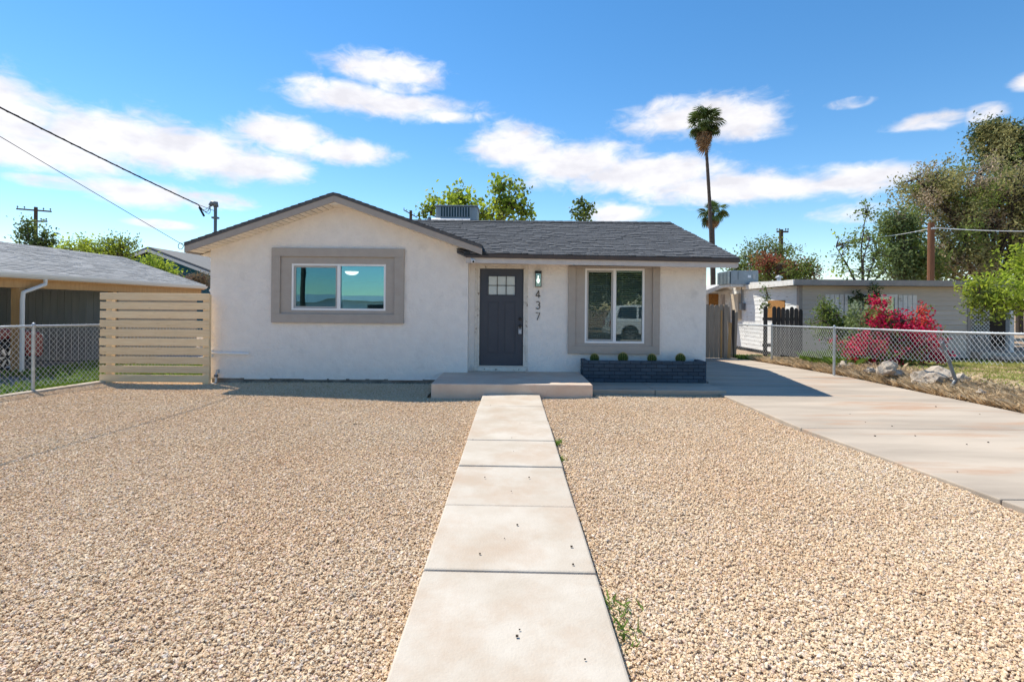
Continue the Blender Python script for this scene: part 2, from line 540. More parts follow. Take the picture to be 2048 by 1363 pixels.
# driveway
drive = MB().box(3.9, 7.7, -3.0, 16.4, -0.05, 0.005).build('driveway', m_dirt, base=(5.8, 6, -0.05))
tag(drive, 'long stained concrete driveway beside the house', 'driveway', kind='structure')
dj = [16.5, 14.0, 11.55, 9.1, 6.67, 4.2, 1.75, -0.7, -3.1]
def dleft(y):
    if y > 9.2: return 3.93
    return 3.80 + max(0.0, (5.6 - y)) * 0.16 if y < 5.6 else 3.78
def dright(y):
    return 7.75 if y < 12 else 7.75 - (y - 12) * 0.16
for a, b_ in zip(dj[:-1], dj[1:]):
    zt = 0.055 + random.uniform(-.004, .004)
    v = []
    for z in (-0.04, zt):
        v += [(dleft(b_), b_ + .006, z), (dright(b_), b_ + .006, z), (dright(a), a - .004, z), (dleft(a), a - .004, z)]
    MB().add(v, [(3, 2, 1, 0), (4, 5, 6, 7), (0, 1, 5, 4), (1, 2, 6, 5), (2, 3, 7, 6), (3, 0, 4, 7)]).build('slab', m_drive, drive, bevel=0.012)

# strip of slabs under the planter
strip = MB().box(1.46, 3.9, 9.38, 10.7, -0.05, 0.05).build('side_path', m_dirt, base=(2.7, 10, -0.05))
tag(strip, 'narrow concrete slab path in front of the brick planter', 'path', kind='structure')
for x0, x1 in ((1.425, 2.62), (2.63, 3.925)):
    slab_piece('slab', x0, x1, 9.33, 10.70, -0.04, 0.105 + random.uniform(-.003, .003), m_drive, strip, 0.012)

# porch step
porch = MB().box(-1.40, 1.42, 8.92, 10.70, -0.03, 0.25).build('porch_slab', m_porch, bevel=0.018)
tag(porch, 'raised concrete porch slab at the front door', 'porch')

# ================================================================== MAIN HOUSE
m_stucco = M('white_stucco', (0.86, 0.81, 0.76), 0.92, (0.81, 0.76, 0.715), 5, bump=0.75, bscale=48, bump2=0.6, b2scale=11, dirt=((0.66, 0.62, 0.58), 2.4, 0.60, 0.2))
m_trim = M('taupe_trim', (0.385, 0.34, 0.30), 0.85, (0.415, 0.37, 0.33), 6, bump=0.12, bscale=120)
m_fascia = M('taupe_fascia', (0.38, 0.335, 0.295), 0.7, (0.35, 0.305, 0.27), 8, bump=0.05)
m_greyfascia = M('pale_fascia', (0.56, 0.52, 0.49), 0.75, (0.50, 0.46, 0.44), 8)
m_drip = M('dark_drip_edge', (0.085, 0.065, 0.055), 0.6, (0.07, 0.055, 0.05), 10)
m_shingle = M('charcoal_shingle', (0.094, 0.096, 0.103), 0.95, (0.124, 0.127, 0.135), 14, bump=0.7, bscale=160, objr=0.14)
m_shingle_i = M('charcoal_shingle_far', (0.094, 0.096, 0.103), 0.95, (0.124, 0.127, 0.135), 14, bump=0.7, bscale=160, isl=0.14)
m_cream = M('cream_soffit', (0.84, 0.77, 0.67), 0.8, (0.80, 0.72, 0.62), 6, objr=0.05)
m_white = M('white_vinyl', (0.80, 0.80, 0.80), 0.45, spec=0.4)
m_screen = M('grey_sash', (0.42, 0.41, 0.39), 0.6)
m_door = M('slate_door', (0.046, 0.052, 0.070), 0.5, (0.054, 0.060, 0.076), 3, spec=0.4)
m_black = M('black_metal', (0.012, 0.012, 0.013), 0.45, spec=0.4)
m_peel = M('peeling_white_wood', (0.72, 0.68, 0.62), 0.85, (0.62, 0.57, 0.5), 9, bump=0.4, bscale=30, dirt=((0.28, 0.22, 0.17), 11, 0.60, 0.05))
m_dark = M('dark_interior', (0.05, 0.05, 0.05), 0.9)
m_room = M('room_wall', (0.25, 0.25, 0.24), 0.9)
m_glass = glass_mat('window_glass', 0.20, (0.35, 0.80, 1.0), wav=0.02)
m_glass2 = glass_mat('window_glass_screened', 0.10, (0.30, 0.75, 1.0), wav=0.05)
m_glass3 = glass_mat('window_glass_clear', 0.07, (0.85, 0.95, 0.95), wav=0.01)
m_galv = M('galvanised_metal', (0.50, 0.52, 0.53), 0.45, (0.40, 0.42, 0.43), 12, metal=0.6)
m_found = M('foundation', (0.16, 0.15, 0.14), 0.95, (0.30, 0.28, 0.26), 5, bump=0.5, bscale=20)

YG, YD = 10.45, 10.71            # gable wall face, door wall face
YBACK = 18.4
HL, HR, HN = -6.16, 4.06, -0.90
house = empty('stucco_house', (-1.0, 14.4, 0.0), 'single storey white stucco house with grey shingle roof and dark front door', 'house')

RX, RZ = -3.50, 3.80             # wing ridge
SL = (3.80 - 2.79) / (3.50 - 0.595)
def wing_top(x): return RZ - abs(x - RX) * SL
def wall_mesh(xs, y, zb, topf, hole, thick, xaxis=True):
    """vertical wall in the XZ plane with openings; front face at y, thickness backwards"""
    b = MB()
    for x0, x1 in zip(xs[:-1], xs[1:]):
        cx = (x0 + x1) / 2
        segs = [(zb, zb, topf(x0), topf(x1))]
        for (hx0, hx1, hz0, hz1) in hole:
            if hx0 <= cx <= hx1:
                segs = [(zb, zb, hz0, hz0), (hz1, hz1, topf(x0), topf(x1))]
                if hz0 <= zb: segs = segs[1:]
        for (a0, a1, c0, c1) in segs:
            v = []
            for yy in (y, y + thick):
                v += [(x0, yy, a0), (x1, yy, a1), (x1, yy, c1), (x0, yy, c0)]
            b.add(v, [(0, 1, 2, 3), (7, 6, 5, 4), (0, 4, 5, 1), (1, 5, 6, 2), (2, 6, 7, 3), (3, 7, 4, 0)])
    return b
LW = (-4.50, -2.576, 1.492, 2.441)      # left window opening
RW = (1.52, 2.77, 0.855, 2.417)
DO = (-0.72, 0.28, 0.25, 2.435)
gxs = [HL, LW[0], RX, LW[1], HN]
wall_mesh(gxs, YG, 0.10, lambda x: wing_top(x) - 0.168, [LW], 0.16).build('front_wall', m_stucco, house, fix=False)
wall_mesh([-0.90, DO[0], DO[1], RW[0], RW[1], HR], YD, 0.10, lambda x: 2.62, [RW, DO], 0.16).build('front_wall', m_stucco, house, fix=False)
MB().box(HL, HL + .16, YG + .16, YBACK, 0.1, 2.62).build('side_wall', m_stucco, house)
def main_top(y): return 4.0 - abs(y - 14.5) * 0.315
MB().prismx([(YD + .16, 0.1), (YBACK, 0.1), (YBACK, main_top(YBACK) - .15), (14.5, 3.85), (YD + .16, main_top(YD) - .15)], HR - .16, HR).build('side_wall', m_stucco, house)
MB().box(HL + .16, HR - .16, YBACK - .16, YBACK, 0.1, 2.62).build('back_wall', m_stucco, house)
MB().box(-1.06, -0.90, YG + .16, YD + .12, 0.1, 2.62).build('return_wall', m_stucco, house)
MB().box(HL + .02, HR - .02, YG + .05, YBACK - .05, -0.05, 0.098).build('foundation', m_found, house)
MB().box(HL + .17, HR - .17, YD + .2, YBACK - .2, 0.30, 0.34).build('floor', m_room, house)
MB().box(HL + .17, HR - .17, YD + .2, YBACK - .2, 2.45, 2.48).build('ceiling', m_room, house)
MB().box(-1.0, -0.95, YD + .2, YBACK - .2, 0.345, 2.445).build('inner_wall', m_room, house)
# ragged lower lip of the stucco over the foundation
lip = MB()
x = HL + .05
while x < -1.5:
    w = random.uniform(.25, .8)
    lip.box(x, min(x + w, -1.42), YG - random.uniform(.004, .02), YG + .02, random.uniform(.078, .098), 0.11)
    x += w + random.uniform(-.0, .1)
lip.build('stucco_lip', m_stucco, house)

# ---- main roof (ridge along x)
EX0, EX1 = -0.92, 4.47
E0 = Vector((EX0, 10.08, 2.655)); E1 = Vector((EX1, 10.08, 2.60))
D0 = Vector((-3.2, 14.5, 4.0)); D1 = Vector((4.53, 14.5, 4.0))
E0L = Vector((-3.2, 10.08, 2.675))
def quad_slab(A, B, C, D, t, name, mat, parent):
    n = (B - A).cross(D - A).normalized()
    v = [A, B, C, D] + [p - n * t for p in (A, B, C, D)]
    return MB().add(v, [(0, 1, 2, 3), (7, 6, 5, 4), (0, 4, 5, 1), (1, 5, 6, 2), (2, 6, 7, 3), (3, 7, 4, 0)]).build(name, mat, parent)
dn = Vector((0, 0, 0.035))
A_, B_, C_, D_ = E0 - dn, E1 - dn, D1 - dn, Vector((-3.55, 14.5, 4.0)) - dn
roof = quad_slab(A_, B_, C_, D_, 0.05, 'roof', m_shingle_i, house)
# back slope and the part hidden behind the wing
quad_slab(Vector((4.53, 14.5, 3.965)), Vector((4.53, 18.9, 2.55)), Vector((-3.2, 18.9, 2.55)), Vector((-3.2, 14.5, 3.965)), 0.05, 'back_roof', m_shingle_i, house)
# shingles on the visible slope: nearest 300 single, the rest joined
sh_mesh = unit_box_mesh('shingle', m_shingle)
ncourse = 31
rest = MB()
cnt = 0
slope_dir = ((D1 - E1)).normalized()
DL = Vector((-3.55, 14.5, 4.0))
for i in range(ncourse):
    v0 = i / ncourse; v1 = min(1.0, (i + 1.25) / ncourse)
    u = -random.uniform(0, .06)
    while u < 1.0:
        w = random.choice((.022, .03, .038, .05)) * random.uniform(.85, 1.15)
        ua, ub = max(u, 0.0), min(u + w, 1.0)
        u += w + .0012
        if ub - ua < .006: continue
        def P(uu, vv): return (E0.lerp(E1, uu)).lerp(DL.lerp(D1, uu), vv)
        dz = random.choice((0.0, 0.0, 0.008))
        pa, pb, pc = P(ua, v0), P(ub, v0), P((ua + ub) / 2, v1)
        mid0 = (pa + pb) / 2
        ex = (pb - pa); ey = pc - mid0
        nz = ex.cross(ey).normalized()
        c = (mid0 + pc) / 2 + nz * (-0.010 + dz)
        tilt = ey.normalized() * 1.0 - nz * 0.06
        ez = ex.cross(tilt).normalized()
        thick = 0.022
        if cnt < 300:
            o = bpy.data.objects.new('shingle', sh_mesh); COL.objects.link(o); o.parent = roof
            mt = Matrix((ex.normalized(), tilt.normalized(), ez)).transposed().to_4x4()
            o.matrix_local = Matrix.Translation(c - wloc(roof)) @ mt @ Matrix.Diagonal((ex.length, ey.length, thick, 1))
            cnt += 1
        else:
            rest.obox(c, ex / 2, tilt.normalized() * ey.length / 2, ez * thick / 2)
tag(rest.build('shingles', m_shingle_i, roof, fix=False), kind='stuff')
# ridge cap
rc = MB()
x = -3.3
while x < 4.3:
    rc.obox((x + .12, 14.5 - .07, 4.0 + .002), (.125, 0, .004), (0, .09, .028), (0, -.002, .008))
    rc.obox((x + .12, 14.5 + .07, 4.0 + .002), (.125, 0, .004), (0, .09, -.028), (0, .002, .008))
    x += .235
rc.build('ridge_cap', m_shingle_i, roof, fix=False)
# eave boards
def bar(name, A, B, w_y, h, mat, parent, bev=0.0):
    A, B = Vector(A), Vector(B)
    d = (B - A)
    return MB().obox((A + B) / 2 , d / 2, (0, w_y / 2, 0), (0, 0, h / 2)).build(name, mat, parent, bevel=bev)
bar('drip_edge', E0 + Vector((0, .005, -.055)), E1 + Vector((0, .005, -.055)), .05, .075, m_drip, house)
bar('fascia', E0 + Vector((0, .045, -.145)), E1 + Vector((-.03, .045, -.145)), .04, .105, m_greyfascia, house)
MB().obox(((EX0 + EX1) / 2, 10.43, 2.485), ((EX1 - EX0) / 2 - .03, 0, -.0275), (0, .30, .0), (0, 0, .008)).build('eave_soffit', m_greyfascia, house)
# right rake board
MB().prismx([(10.1, 2.42), (14.5, 3.80), (14.5, 3.94), (10.1, 2.565)], 4.43, 4.46).build('rake_board', m_greyfascia, house)
# ---- wing roof (ridge along y)
YF = 10.0
XL, XR = -6.42, -0.595
def wing_slab(xa, xb, name):
    za, zb = wing_top(xa), wing_top(xb)
    b = MB()
    v = []
    for yy in (YF, 18.8):
        v += [(xa, yy, za - .055), (xb, yy, zb - .055), (xb, yy, zb - .008), (xa, yy, za - .008)]
    b.add(v, [(0, 1, 2, 3), (7, 6, 5, 4), (0, 4, 5, 1), (1, 5, 6, 2), (2, 6, 7, 3), (3, 7, 4, 0)])
    return b.build(name, m_shingle_i, house)
wr1 = wing_slab(XL, RX - .001, 'wing_roof'); wr2 = wing_slab(RX + .001, XR, 'wing_roof')
# stepped shingle ends along the rake
for (wr, xs_, sgn) in ((wr1, XL, 1), (wr2, XR, -1)):
    n = 21
    for i in range(n):
        xa = xs_ + sgn * (2.92 * i / n); xb = xs_ + sgn * min(2.915, 2.92 * (i + 1.2) / n)
        za, zb = wing_top(xa), wing_top(xb)
        c = Vector(((xa + xb) / 2, YF - .01 + 1.2, (za + zb) / 2 + .002))
        ex = Vector((abs(xb - xa) / 2, 0, (zb - za) / 2 * sgn))
        nz = Vector((-(zb - za) * sgn, 0, abs(xb - xa))).normalized()
        ex2 = ex + nz * (-sgn * 0.006)
        MB().obox(c, ex2, (0, 1.2, 0), nz * .008).build('shingle', m_shingle, wr)
# rake fascia, two boards meeting at the peak
for xa, xb in ((XL, RX - .003), (RX + .003, XR)):
    za, zb = wing_top(xa), wing_top(xb)
    MB().prism([(xa, za - .18), (xb, zb - .18), (xb, zb - .058), (xa, za - .058)], YF + .012, YF + .045).build('fascia', m_fascia, house)
# side eave fascia on the left, black flashing at the right
MB().box(XL + .002, XL + .035, YF + .05, 18.7, 2.60, 2.725).build('fascia', m_fascia, house)
MB().prism([(XR - .02, 2.68), (XR + .10, 2.665), (XR + .13, 2.60), (XR - .36, 2.60), (XR - .36, 2.68)], YF + .06, YF + .1).build('flashing', m_black, house)
# soffit boards under the rake, board by board
sb_me = None
for (x0, sgn) in ((XL + .05, 1), (XR - .05, -1)):
    n = 25
    step = 2.84 / n
    for i in range(n):
        xa = x0 + sgn * i * step; xb = xa + sgn * (step - .006)
        cx = (xa + xb) / 2
        z = wing_top(cx) - .165
        o = None
        if sb_me is None:
            sb_me = unit_box_mesh('soffit_board', m_cream)
        o = bpy.data.objects.new('soffit_board', sb_me); COL.objects.link(o); o.parent = house
        ang = math.atan(SL) * (1 if sgn > 0 else -1)
        back = YG - .002 if (HL + .02 < cx < HN - .02) else YD + .0
        o.location = Vector((cx, (YF + .05 + back) / 2, z)) - wloc(house)
        o.rotation_euler = (0, -ang, 0)
        o.scale = (step / math.cos(ang) - .018, back - YF - .05, .012)
MB().obox(((XL + HL) / 2 + .02, 14.6, wing_top((XL + HL) / 2) - .19), (.13, 0, .13 * SL), (0, 4.1, 0), (0, 0, .005)).build('side_soffit', m_cream, house)

MB().prism([(RX - .14, wing_top(RX - .14) - .172), (RX + .14, wing_top(RX + .14) - .172), (RX, RZ - .10)], YF + .05, YG - .003).build('soffit_peak', m_cream, house)
# ---- windows
def frame4(b, x0, x1, z0, z1, w, y0, y1):
    b.box(x0, x1, y0, y1, z1 - w, z1); b.box(x0, x1, y0, y1, z0, z0 + w)
    b.box(x0, x0 + w, y0, y1, z0 + w, z1 - w); b.box(x1 - w, x1, y0, y1, z0 + w, z1 - w)
    return b
def frame_between(b, o, i, y0, y1):
    (ox0, ox1, oz0, oz1), (ix0, ix1, iz0, iz1) = o, i
    b.box(ox0, ox1, y0, y1, iz1, oz1); b.box(ox0, ox1, y0, y1, oz0, iz0)
    b.box(ox0, ix0, y0, y1, iz0, iz1); b.box(ix1, ox1, y0, y1, iz0, iz1)
    return b
def make_window(op, outer, inner, yw, gl, gr, proud):
    x0, x1, z0, z1 = op
    frame_between(MB(), outer, inner, yw - proud, yw + .004).build('window_surround', m_trim, house, bevel=.006)
    frame_between(MB(), inner, op, yw - .022, yw + .004).build('window_surround', m_trim, house, bevel=.003)
    w = frame4(MB(), x0, x1, z0, z1, .042, yw - .012, yw + .07).build('window', m_white, house, bevel=.004)
    xm = (x0 + x1) / 2
    MB().box(xm - .032, xm + .032, yw - .008, yw + .066, z0 + .042, z1 - .042).build('mullion', m_white, w, bevel=.003)
    frame4(MB(), x0 + .045, xm - .034, z0 + .045, z1 - .045, .034, yw + .012, yw + .045).build('sash', m_screen, w, bevel=.002)
    MB().box(x0 + .078, xm - .066, yw + .026, yw + .030, z0 + .078, z1 - .078).build('pane', gl, w)
    MB().box(xm + .031, x1 - .041, yw + .036, yw + .040, z0 + .041, z1 - .041).build('pane', gr, w)
    return w
make_window(LW, (-4.89, -2.20, 1.233, 2.753), (-4.715, -2.393, 1.42, 2.58), YG, m_glass2, m_glass, .065)
w2 = make_window(RW, (1.17, 3.08, 0.632, 2.46), (1.325, 2.93, 0.80, 2.435), YD, glass_mat('window_glass_insect_screen', 0.015, (0.8, 0.85, 0.8)), m_glass3, .055)

# blind behind the right window
blind = empty('window_blind', (2.145, YD + .085, 0.90), 'white slatted blind hanging behind the right front window', 'blind')
m_blind = M('blind_slat', (0.82, 0.82, 0.78), 0.6)
me_s = unit_box_mesh('slat', m_blind)
nsl = 36
for i in range(nsl):
    piece('slat', me_s, blind, (2.145, YD + .085, 0.93 + i * (1.40 / (nsl - 1))), (R(24), 0, 0), (1.20, .036, .003))
MB().box(1.54, 2.75, YD + .075, YD + .10, 2.345, 2.40).build('head_rail', m_blind, blind)
for xx in (1.68, 1.98, 2.32, 2.62):
    MB().tube([(xx, YD + .06, .9), (xx, YD + .06, 2.36)], .003, 5).build('ladder_cord', m_blind, blind)
# ceiling light of the left room
m_lamp = bpy.data.materials.new('lamp_glass'); m_lamp.use_nodes = True
m_lamp.node_tree.nodes['Principled BSDF'].inputs['Base Color'].default_value = (.8, .8, .75, 1)
m_lamp.node_tree.nodes['Principled BSDF'].inputs['Emission Color'].default_value = (1, .96, .85, 1)
m_lamp.node_tree.nodes['Principled BSDF'].inputs['Emission Strength'].default_value = 1.6
cl = empty('ceiling_light', (-3.95, 12.6, 2.44), 'round lit ceiling light seen through the left window', 'ceiling light')
MB().lathe([(.03, -.10), (.10, -.085), (.15, -.05), (.165, -.02)], (-3.95, 12.6, 2.44), 24).build('lamp_dome', m_lamp, cl, smooth=True)
MB().lathe([(.17, -.022), (.17, 0.0)], (-3.95, 12.6, 2.447), 24).build('mount_ring', m_white, cl)

# ---- front door
dx0, dx1, dz0, dz1 = -0.675, 0.235, 0.37, 2.39
yd = YD + .045
gl = (-0.50, 0.06, 1.845, 2.24)          # lights of the door
db = MB()
db.box(dx0, gl[0], yd, yd + .045, dz0, dz1); db.box(gl[1], dx1, yd, yd + .045, dz0, dz1)
db.box(gl[0], gl[1], yd, yd + .045, dz0, gl[2]); db.box(gl[0], gl[1], yd, yd + .045, gl[3], dz1)
door = db.build('door', m_door, house)
frame4(MB(), gl[0] - .03, gl[1] + .03, gl[2] - .03, gl[3] + .03, .03, yd - .012, yd - .001).build('light_frame', m_door, door, bevel=.004)
m_frost = M('frosted_glass', (0.50, 0.55, 0.54), 0.3, (0.58, 0.62, 0.60), 5, spec=0.5)
for a in range(3):
    for b_ in range(2):
        pw_ = (gl[1] - gl[0]) / 3; ph_ = (gl[3] - gl[2]) / 2
        MB().box(gl[0] + a * pw_ + .006, gl[0] + (a + 1) * pw_ - .006, yd + .012, yd + .02, gl[2] + b_ * ph_ + .006, gl[2] + (b_ + 1) * ph_ - .006).build('pane', m_frost, door)
for a in (1, 2):
    xx = gl[0] + a * (gl[1] - gl[0]) / 3
    MB().box(xx - .007, xx + .007, yd - .004, yd + .03, gl[2], gl[3]).build('glazing_bar', m_black, door)
MB().box(gl[0], gl[1], yd - .003, yd + .029, (gl[2] + gl[3]) / 2 - .007, (gl[2] + gl[3]) / 2 + .007).build('glazing_bar', m_black, door)
# two tall recessed panels with raised moulding
for (a, b_) in ((-0.515, -0.275), (-0.165, 0.075)):
    frame4(MB(), a, b_, 0.62, 1.70, .016, yd - .007, yd - .001).build('panel_moulding', m_door, door, bevel=.003)
    frame4(MB(), a + .022, b_ - .022, 0.642, 1.678, .008, yd - .003, yd - .0005).build('panel_moulding', m_door, door, bevel=.001)
def knob(x, z, r_, d, name):
    b = MB()
    prof = [(r_ * 1.15, 0), (r_ * 1.15, .008), (r_ * .45, .012), (r_ * .45, d * .5), (r_, d * .6), (r_, d * .9), (r_ * .6, d)]
    n = 16
    v = []; f = []
    for rr_, q in prof:
        for k in range(n):
            an = 2 * math.pi * k / n
            v.append((x + rr_ * math.cos(an), yd - q, z + rr_ * math.sin(an)))
    for i in range(len(prof) - 1):
        for k in range(n): f.append((i * n + k, i * n + (k + 1) % n, (i + 1) * n + (k + 1) % n, (i + 1) * n + k))
    f.append(tuple((len(prof) - 1) * n + k for k in range(n)))
    b.add(v, f)
    return b.build(name, m_black, door, smooth=False)
knob(0.172, 1.345, .032, .03, 'deadbolt'); knob(0.172, 1.20, .030, .07, 'door_knob')
# lock box hanging on the knob
lb = empty('lock_box', (0.172, yd - .055, 1.02), 'grey key lock box hanging from the front door knob', 'lock box')
MB().box(0.137, 0.207, yd - .075, yd - .035, 1.03, 1.135).build('body', M('lockbox_grey', (.42, .43, .45), .5, (.3, .3, .32), 60), lb, bevel=.006)
MB().box(0.148, 0.196, yd - .079, yd - .074, 1.045, 1.10).build('keypad', M('keypad_white', (.68, .68, .70), .5, (.35, .35, .37), 120), lb, bevel=.002)
MB().tube([(0.15, yd - .05, 1.13), (0.15, yd - .05, 1.19), (0.158, yd - .05, 1.215), (0.172, yd - .05, 1.225), (0.186, yd - .05, 1.215), (0.194, yd - .05, 1.19), (0.194, yd - .05, 1.13)], .005, 8).build('shackle', m_galv, lb)
# peeling casing and threshold
b = MB()
b.box(dx0 - .045, dx0 - .004, YD - .012, YD + .12, 0.30, dz1 + .045); b.box(dx1 + .004, dx1 + .045, YD - .012, YD + .12, 0.30, dz1 + .045)
b.box(dx0 - .004, dx1 + .004, YD - .012, YD + .12, dz1 + .004, dz1 + .045)
b.build('door_frame', m_peel, house, bevel=.003)
b = MB()
b.box(dx0 - .10, dx0 - .05, YD - .016, YD + .004, 0.27, dz1 + .10); b.box(dx1 + .05, dx1 + .095, YD - .016, YD + .004, 0.27, dz1 + .10)
b.box(dx0 - .05, dx1 + .05, YD - .016, YD + .004, dz1 + .055, dz1 + .10)
b.build('door_casing', m_peel, house, bevel=.004)
MB().box(dx0 - .12, dx1 + .08, YD - .06, YD + .14, 0.255, 0.345).build('threshold', m_peel, house, bevel=.006)
MB().box(dx0 - .0, dx1 + .0, YD - .02, YD + .1, 0.346, 0.366).build('sill_plate', M('aluminium', (.55, .52, .48), .4, metal=.5), house)

# wall lantern
wl = empty('wall_lantern', (0.54, YD - .05, 2.03), 'black box wall lantern beside the front door', 'lantern')
lx0, lx1, lz0, lz1 = 0.475, 0.605, 2.03, 2.345
MB().box(lx0 + .02, lx1 - .02, YD - .014, YD - .001, lz0 + .02, lz1 - .01).build('back_plate', m_black, wl)
b = MB()
for xx in (lx0, lx1 - .012):
    for yy in (YD - .12, YD - .028):
        b.box(xx, xx + .012, yy, yy + .012, lz0, lz1 - .055)
b.box(lx0, lx1, YD - .12, YD - .016, lz0 - .012, lz0)
b.build('cage', m_black, wl)
MB().box(lx0 - .004, lx1 + .004, YD - .124, YD - .015, lz1 - .055, lz1).build('cap', m_black, wl, bevel=.004)
MB().lathe([(.012, .22), (.012, .17), (.03, .14), (.033, .11), (.02, .075), (.004, .06)], (0.54, YD - .065, lz0), 14).build('bulb', m_lamp, wl, smooth=True)
MB().box(lx0 + .010, lx1 - .010, YD - .117, YD - .114, lz0, lz1 - .055).build('pane', glass_mat('lantern_glass', .08), wl)

# house number 4 3 7
m_num = m_black
nums = empty('house_number', (0.54, YD - .01, 1.33), 'black metal house number 437 in a column beside the door', 'house number')
def stroke(pts, w, name):
    b = MB()
    b.tube(pts, w, 6)
    return b.build(name, m_num, nums)
def digit(name, cx, zc, h, strokes):
    b = MB()
    for st in strokes:
        b.tube([(cx + px_ * h, YD - .014, zc + pz_ * h) for px_, pz_ in st], .0085, 6)
    return b.build(name, m_num, nums)
digit('digit_four', .54, 1.865, .155, [[(.12, -.5), (.12, .5)], [(.12, .5), (-.30, -.22)], [(-.30, -.22), (.32, -.22)]])
arc = lambda cx, cz, r_, a0, a1, n=9: [(cx + r_ * math.cos(R(a0 + (a1 - a0) * k / n)), cz + r_ * math.sin(R(a0 + (a1 - a0) * k / n))) for k in range(n + 1)]
digit('digit_three', .54, 1.635, .155, [arc(0, .25, .24, 150, -80) + arc(0, -.22, .28, 85, -150)])
digit('digit_seven', .54, 1.405, .155, [[(-.28, .47), (.28, .47), (-.08, -.5)]])

# security camera under the eave
sc_ = empty('security_camera', (-0.78, 10.12, 2.40), 'small white security camera under the eave corner', 'camera')
MB().obox((-0.78, 10.08, 2.505), (.03, .02, 0), (-.02, .055, .03), (0, -.012, .028)).build('body', m_white, sc_, bevel=.01)
MB().tube([(-0.765, 10.025, 2.478), (-0.762, 10.015, 2.472)], .022, 12).build('lens', m_black, sc_)
MB().tube([(-0.79, 10.12, 2.52), (-0.79, 10.15, 2.56)], .012, 8).build('bracket', m_white, sc_)
# ================================================================== PLANTER AND CACTI
m_brick = M('navy_painted_brick', (0.040, 0.062, 0.088), 0.75, (0.055, 0.078, 0.105), 7, bump=0.35, bscale=60, objr=0.16, spec=0.35)
m_mortar = M('navy_mortar', (0.022, 0.034, 0.050), 0.9, bump=0.4, bscale=50)
m_soil = M('potting_soil', (0.10, 0.07, 0.05), 0.95, (0.16, 0.12, 0.09), 12, bump=0.8, bscale=40)
planter = empty('brick_planter', (2.66, 10.47, 0.105), 'low planter of dark blue painted bricks under the right window', 'planter')
PX0, PX1, PY0, PY1, PZ = 1.44, 3.90, 10.24, 10.69, 0.107
b = MB()
b.box(PX0 + .006, PX1 - .006, PY0 + .006, PY0 + .085, PZ, PZ + .425)
b.box(PX0 + .006, PX0 + .085, PY0 + .085, PY1, PZ, PZ + .425); b.box(PX1 - .085, PX1 - .006, PY0 + .085, PY1, PZ, PZ + .425)
b.build('mortar', m_mortar, planter)
bricks_me = [unit_box_mesh('brick', m_brick, bevel=.006, sx=.200, sy=.09, sz=.063, jitter=.0015) for _ in range(4)]
for c in range(6):
    z = PZ + .004 + .0725 * c + .032
    off = 0 if c % 2 == 0 else -.105
    x = PX0 + off
    while x < PX1 - .02:
        a, b2 = max(x, PX0), min(x + .200, PX1)
        if b2 - a > .03:
            piece('brick', random.choice(bricks_me), planter, ((a + b2) / 2, PY0 + .045 + random.uniform(-.003, .003), z), None, ((b2 - a) / .200, 1, 1))
        x += .210
    for xs_ in (PX0 + .045, PX1 - .045):
        y = PY0 + .095 + (0 if c % 2 else .1)
        while y < PY1 - .04:
            e = min(y + .2, PY1)
            piece('brick', random.choice(bricks_me), planter, (xs_ + random.uniform(-.003, .003), (y + e) / 2, z), (0, 0, R(90)), ((e - y) / .2, 1, 1))
            y += .21
MB().box(PX0 + .088, PX1 - .088, PY0 + .088, PY1, PZ + .003, PZ + .37).build('soil', m_soil, planter)

m_cactus = M('cactus_skin', (0.045, 0.085, 0.018), 0.7, (0.06, 0.10, 0.025), 20)
m_spine = M('cactus_spine', (0.62, 0.50, 0.18), 0.6, transl=0.2)
def cactus(px, rad, label):
    u, _ = ray(px, 718)
    yy = 10.46
    c = Vector((u * yy, yy, PZ + .365))
    t = empty('barrel_cactus', c, label, 'cactus', 'cacti in the brick planter')
    ribs, nz, na_ = 13, 14, 104
    V = []; Fc = []
    for i in range(nz + 1):
        ph = math.pi * i / nz
        for k in range(na_):
            th = 2 * math.pi * k / na_
            rb = 1 - .34 * (0.5 - 0.5 * math.cos(ribs * th)) * math.sin(ph)
            r_ = rad * math.sin(ph) * rb
            z = -math.cos(ph) * rad * 1.02 + rad * .98 - (.16 * rad if i == nz else 0)
            V.append((c.x + r_ * math.cos(th), c.y + r_ * math.sin(th), c.z + z))
    for i in range(nz):
        for k in range(na_):
            Fc.append((i * na_ + k, i * na_ + (k + 1) % na_, (i + 1) * na_ + (k + 1) % na_, (i + 1) * na_ + k))
    mesh_obj('body', V, Fc, m_cactus, t, smooth=True)
    sv = []; sf = []
    for q in range(ribs):
        th = 2 * math.pi * q / ribs
        for i in range(2, 15):
            ph = math.pi * (i + .5 * (q % 2)) / 15
            n = Vector((math.sin(ph) * math.cos(th), math.sin(ph) * math.sin(th), -math.cos(ph)))
            p = c + Vector((0, 0, rad * .98)) + n * rad * .99
            for s_ in range(4):
                d = (n + Vector([random.uniform(-.45, .45) for _ in range(3)])).normalized()
                w = d.cross(Vector((.3, .5, .8))).normalized() * .0030
                k = len(sv)
                sv += [p - w, p + w, p + d * rad * .20]
                sf.append((k, k + 1, k + 2))
    tag(mesh_obj('spines', sv, sf, m_spine, t), kind='stuff')
cactus(1189, .092, 'leftmost and smallest golden barrel cactus in the blue brick planter')
cactus(1246, .105, 'second golden barrel cactus from the porch, largest in the planter')
cactus(1304, .094, 'third golden barrel cactus from the porch in the brick planter')
cactus(1361, .100, 'rightmost golden barrel cactus in the blue brick planter')

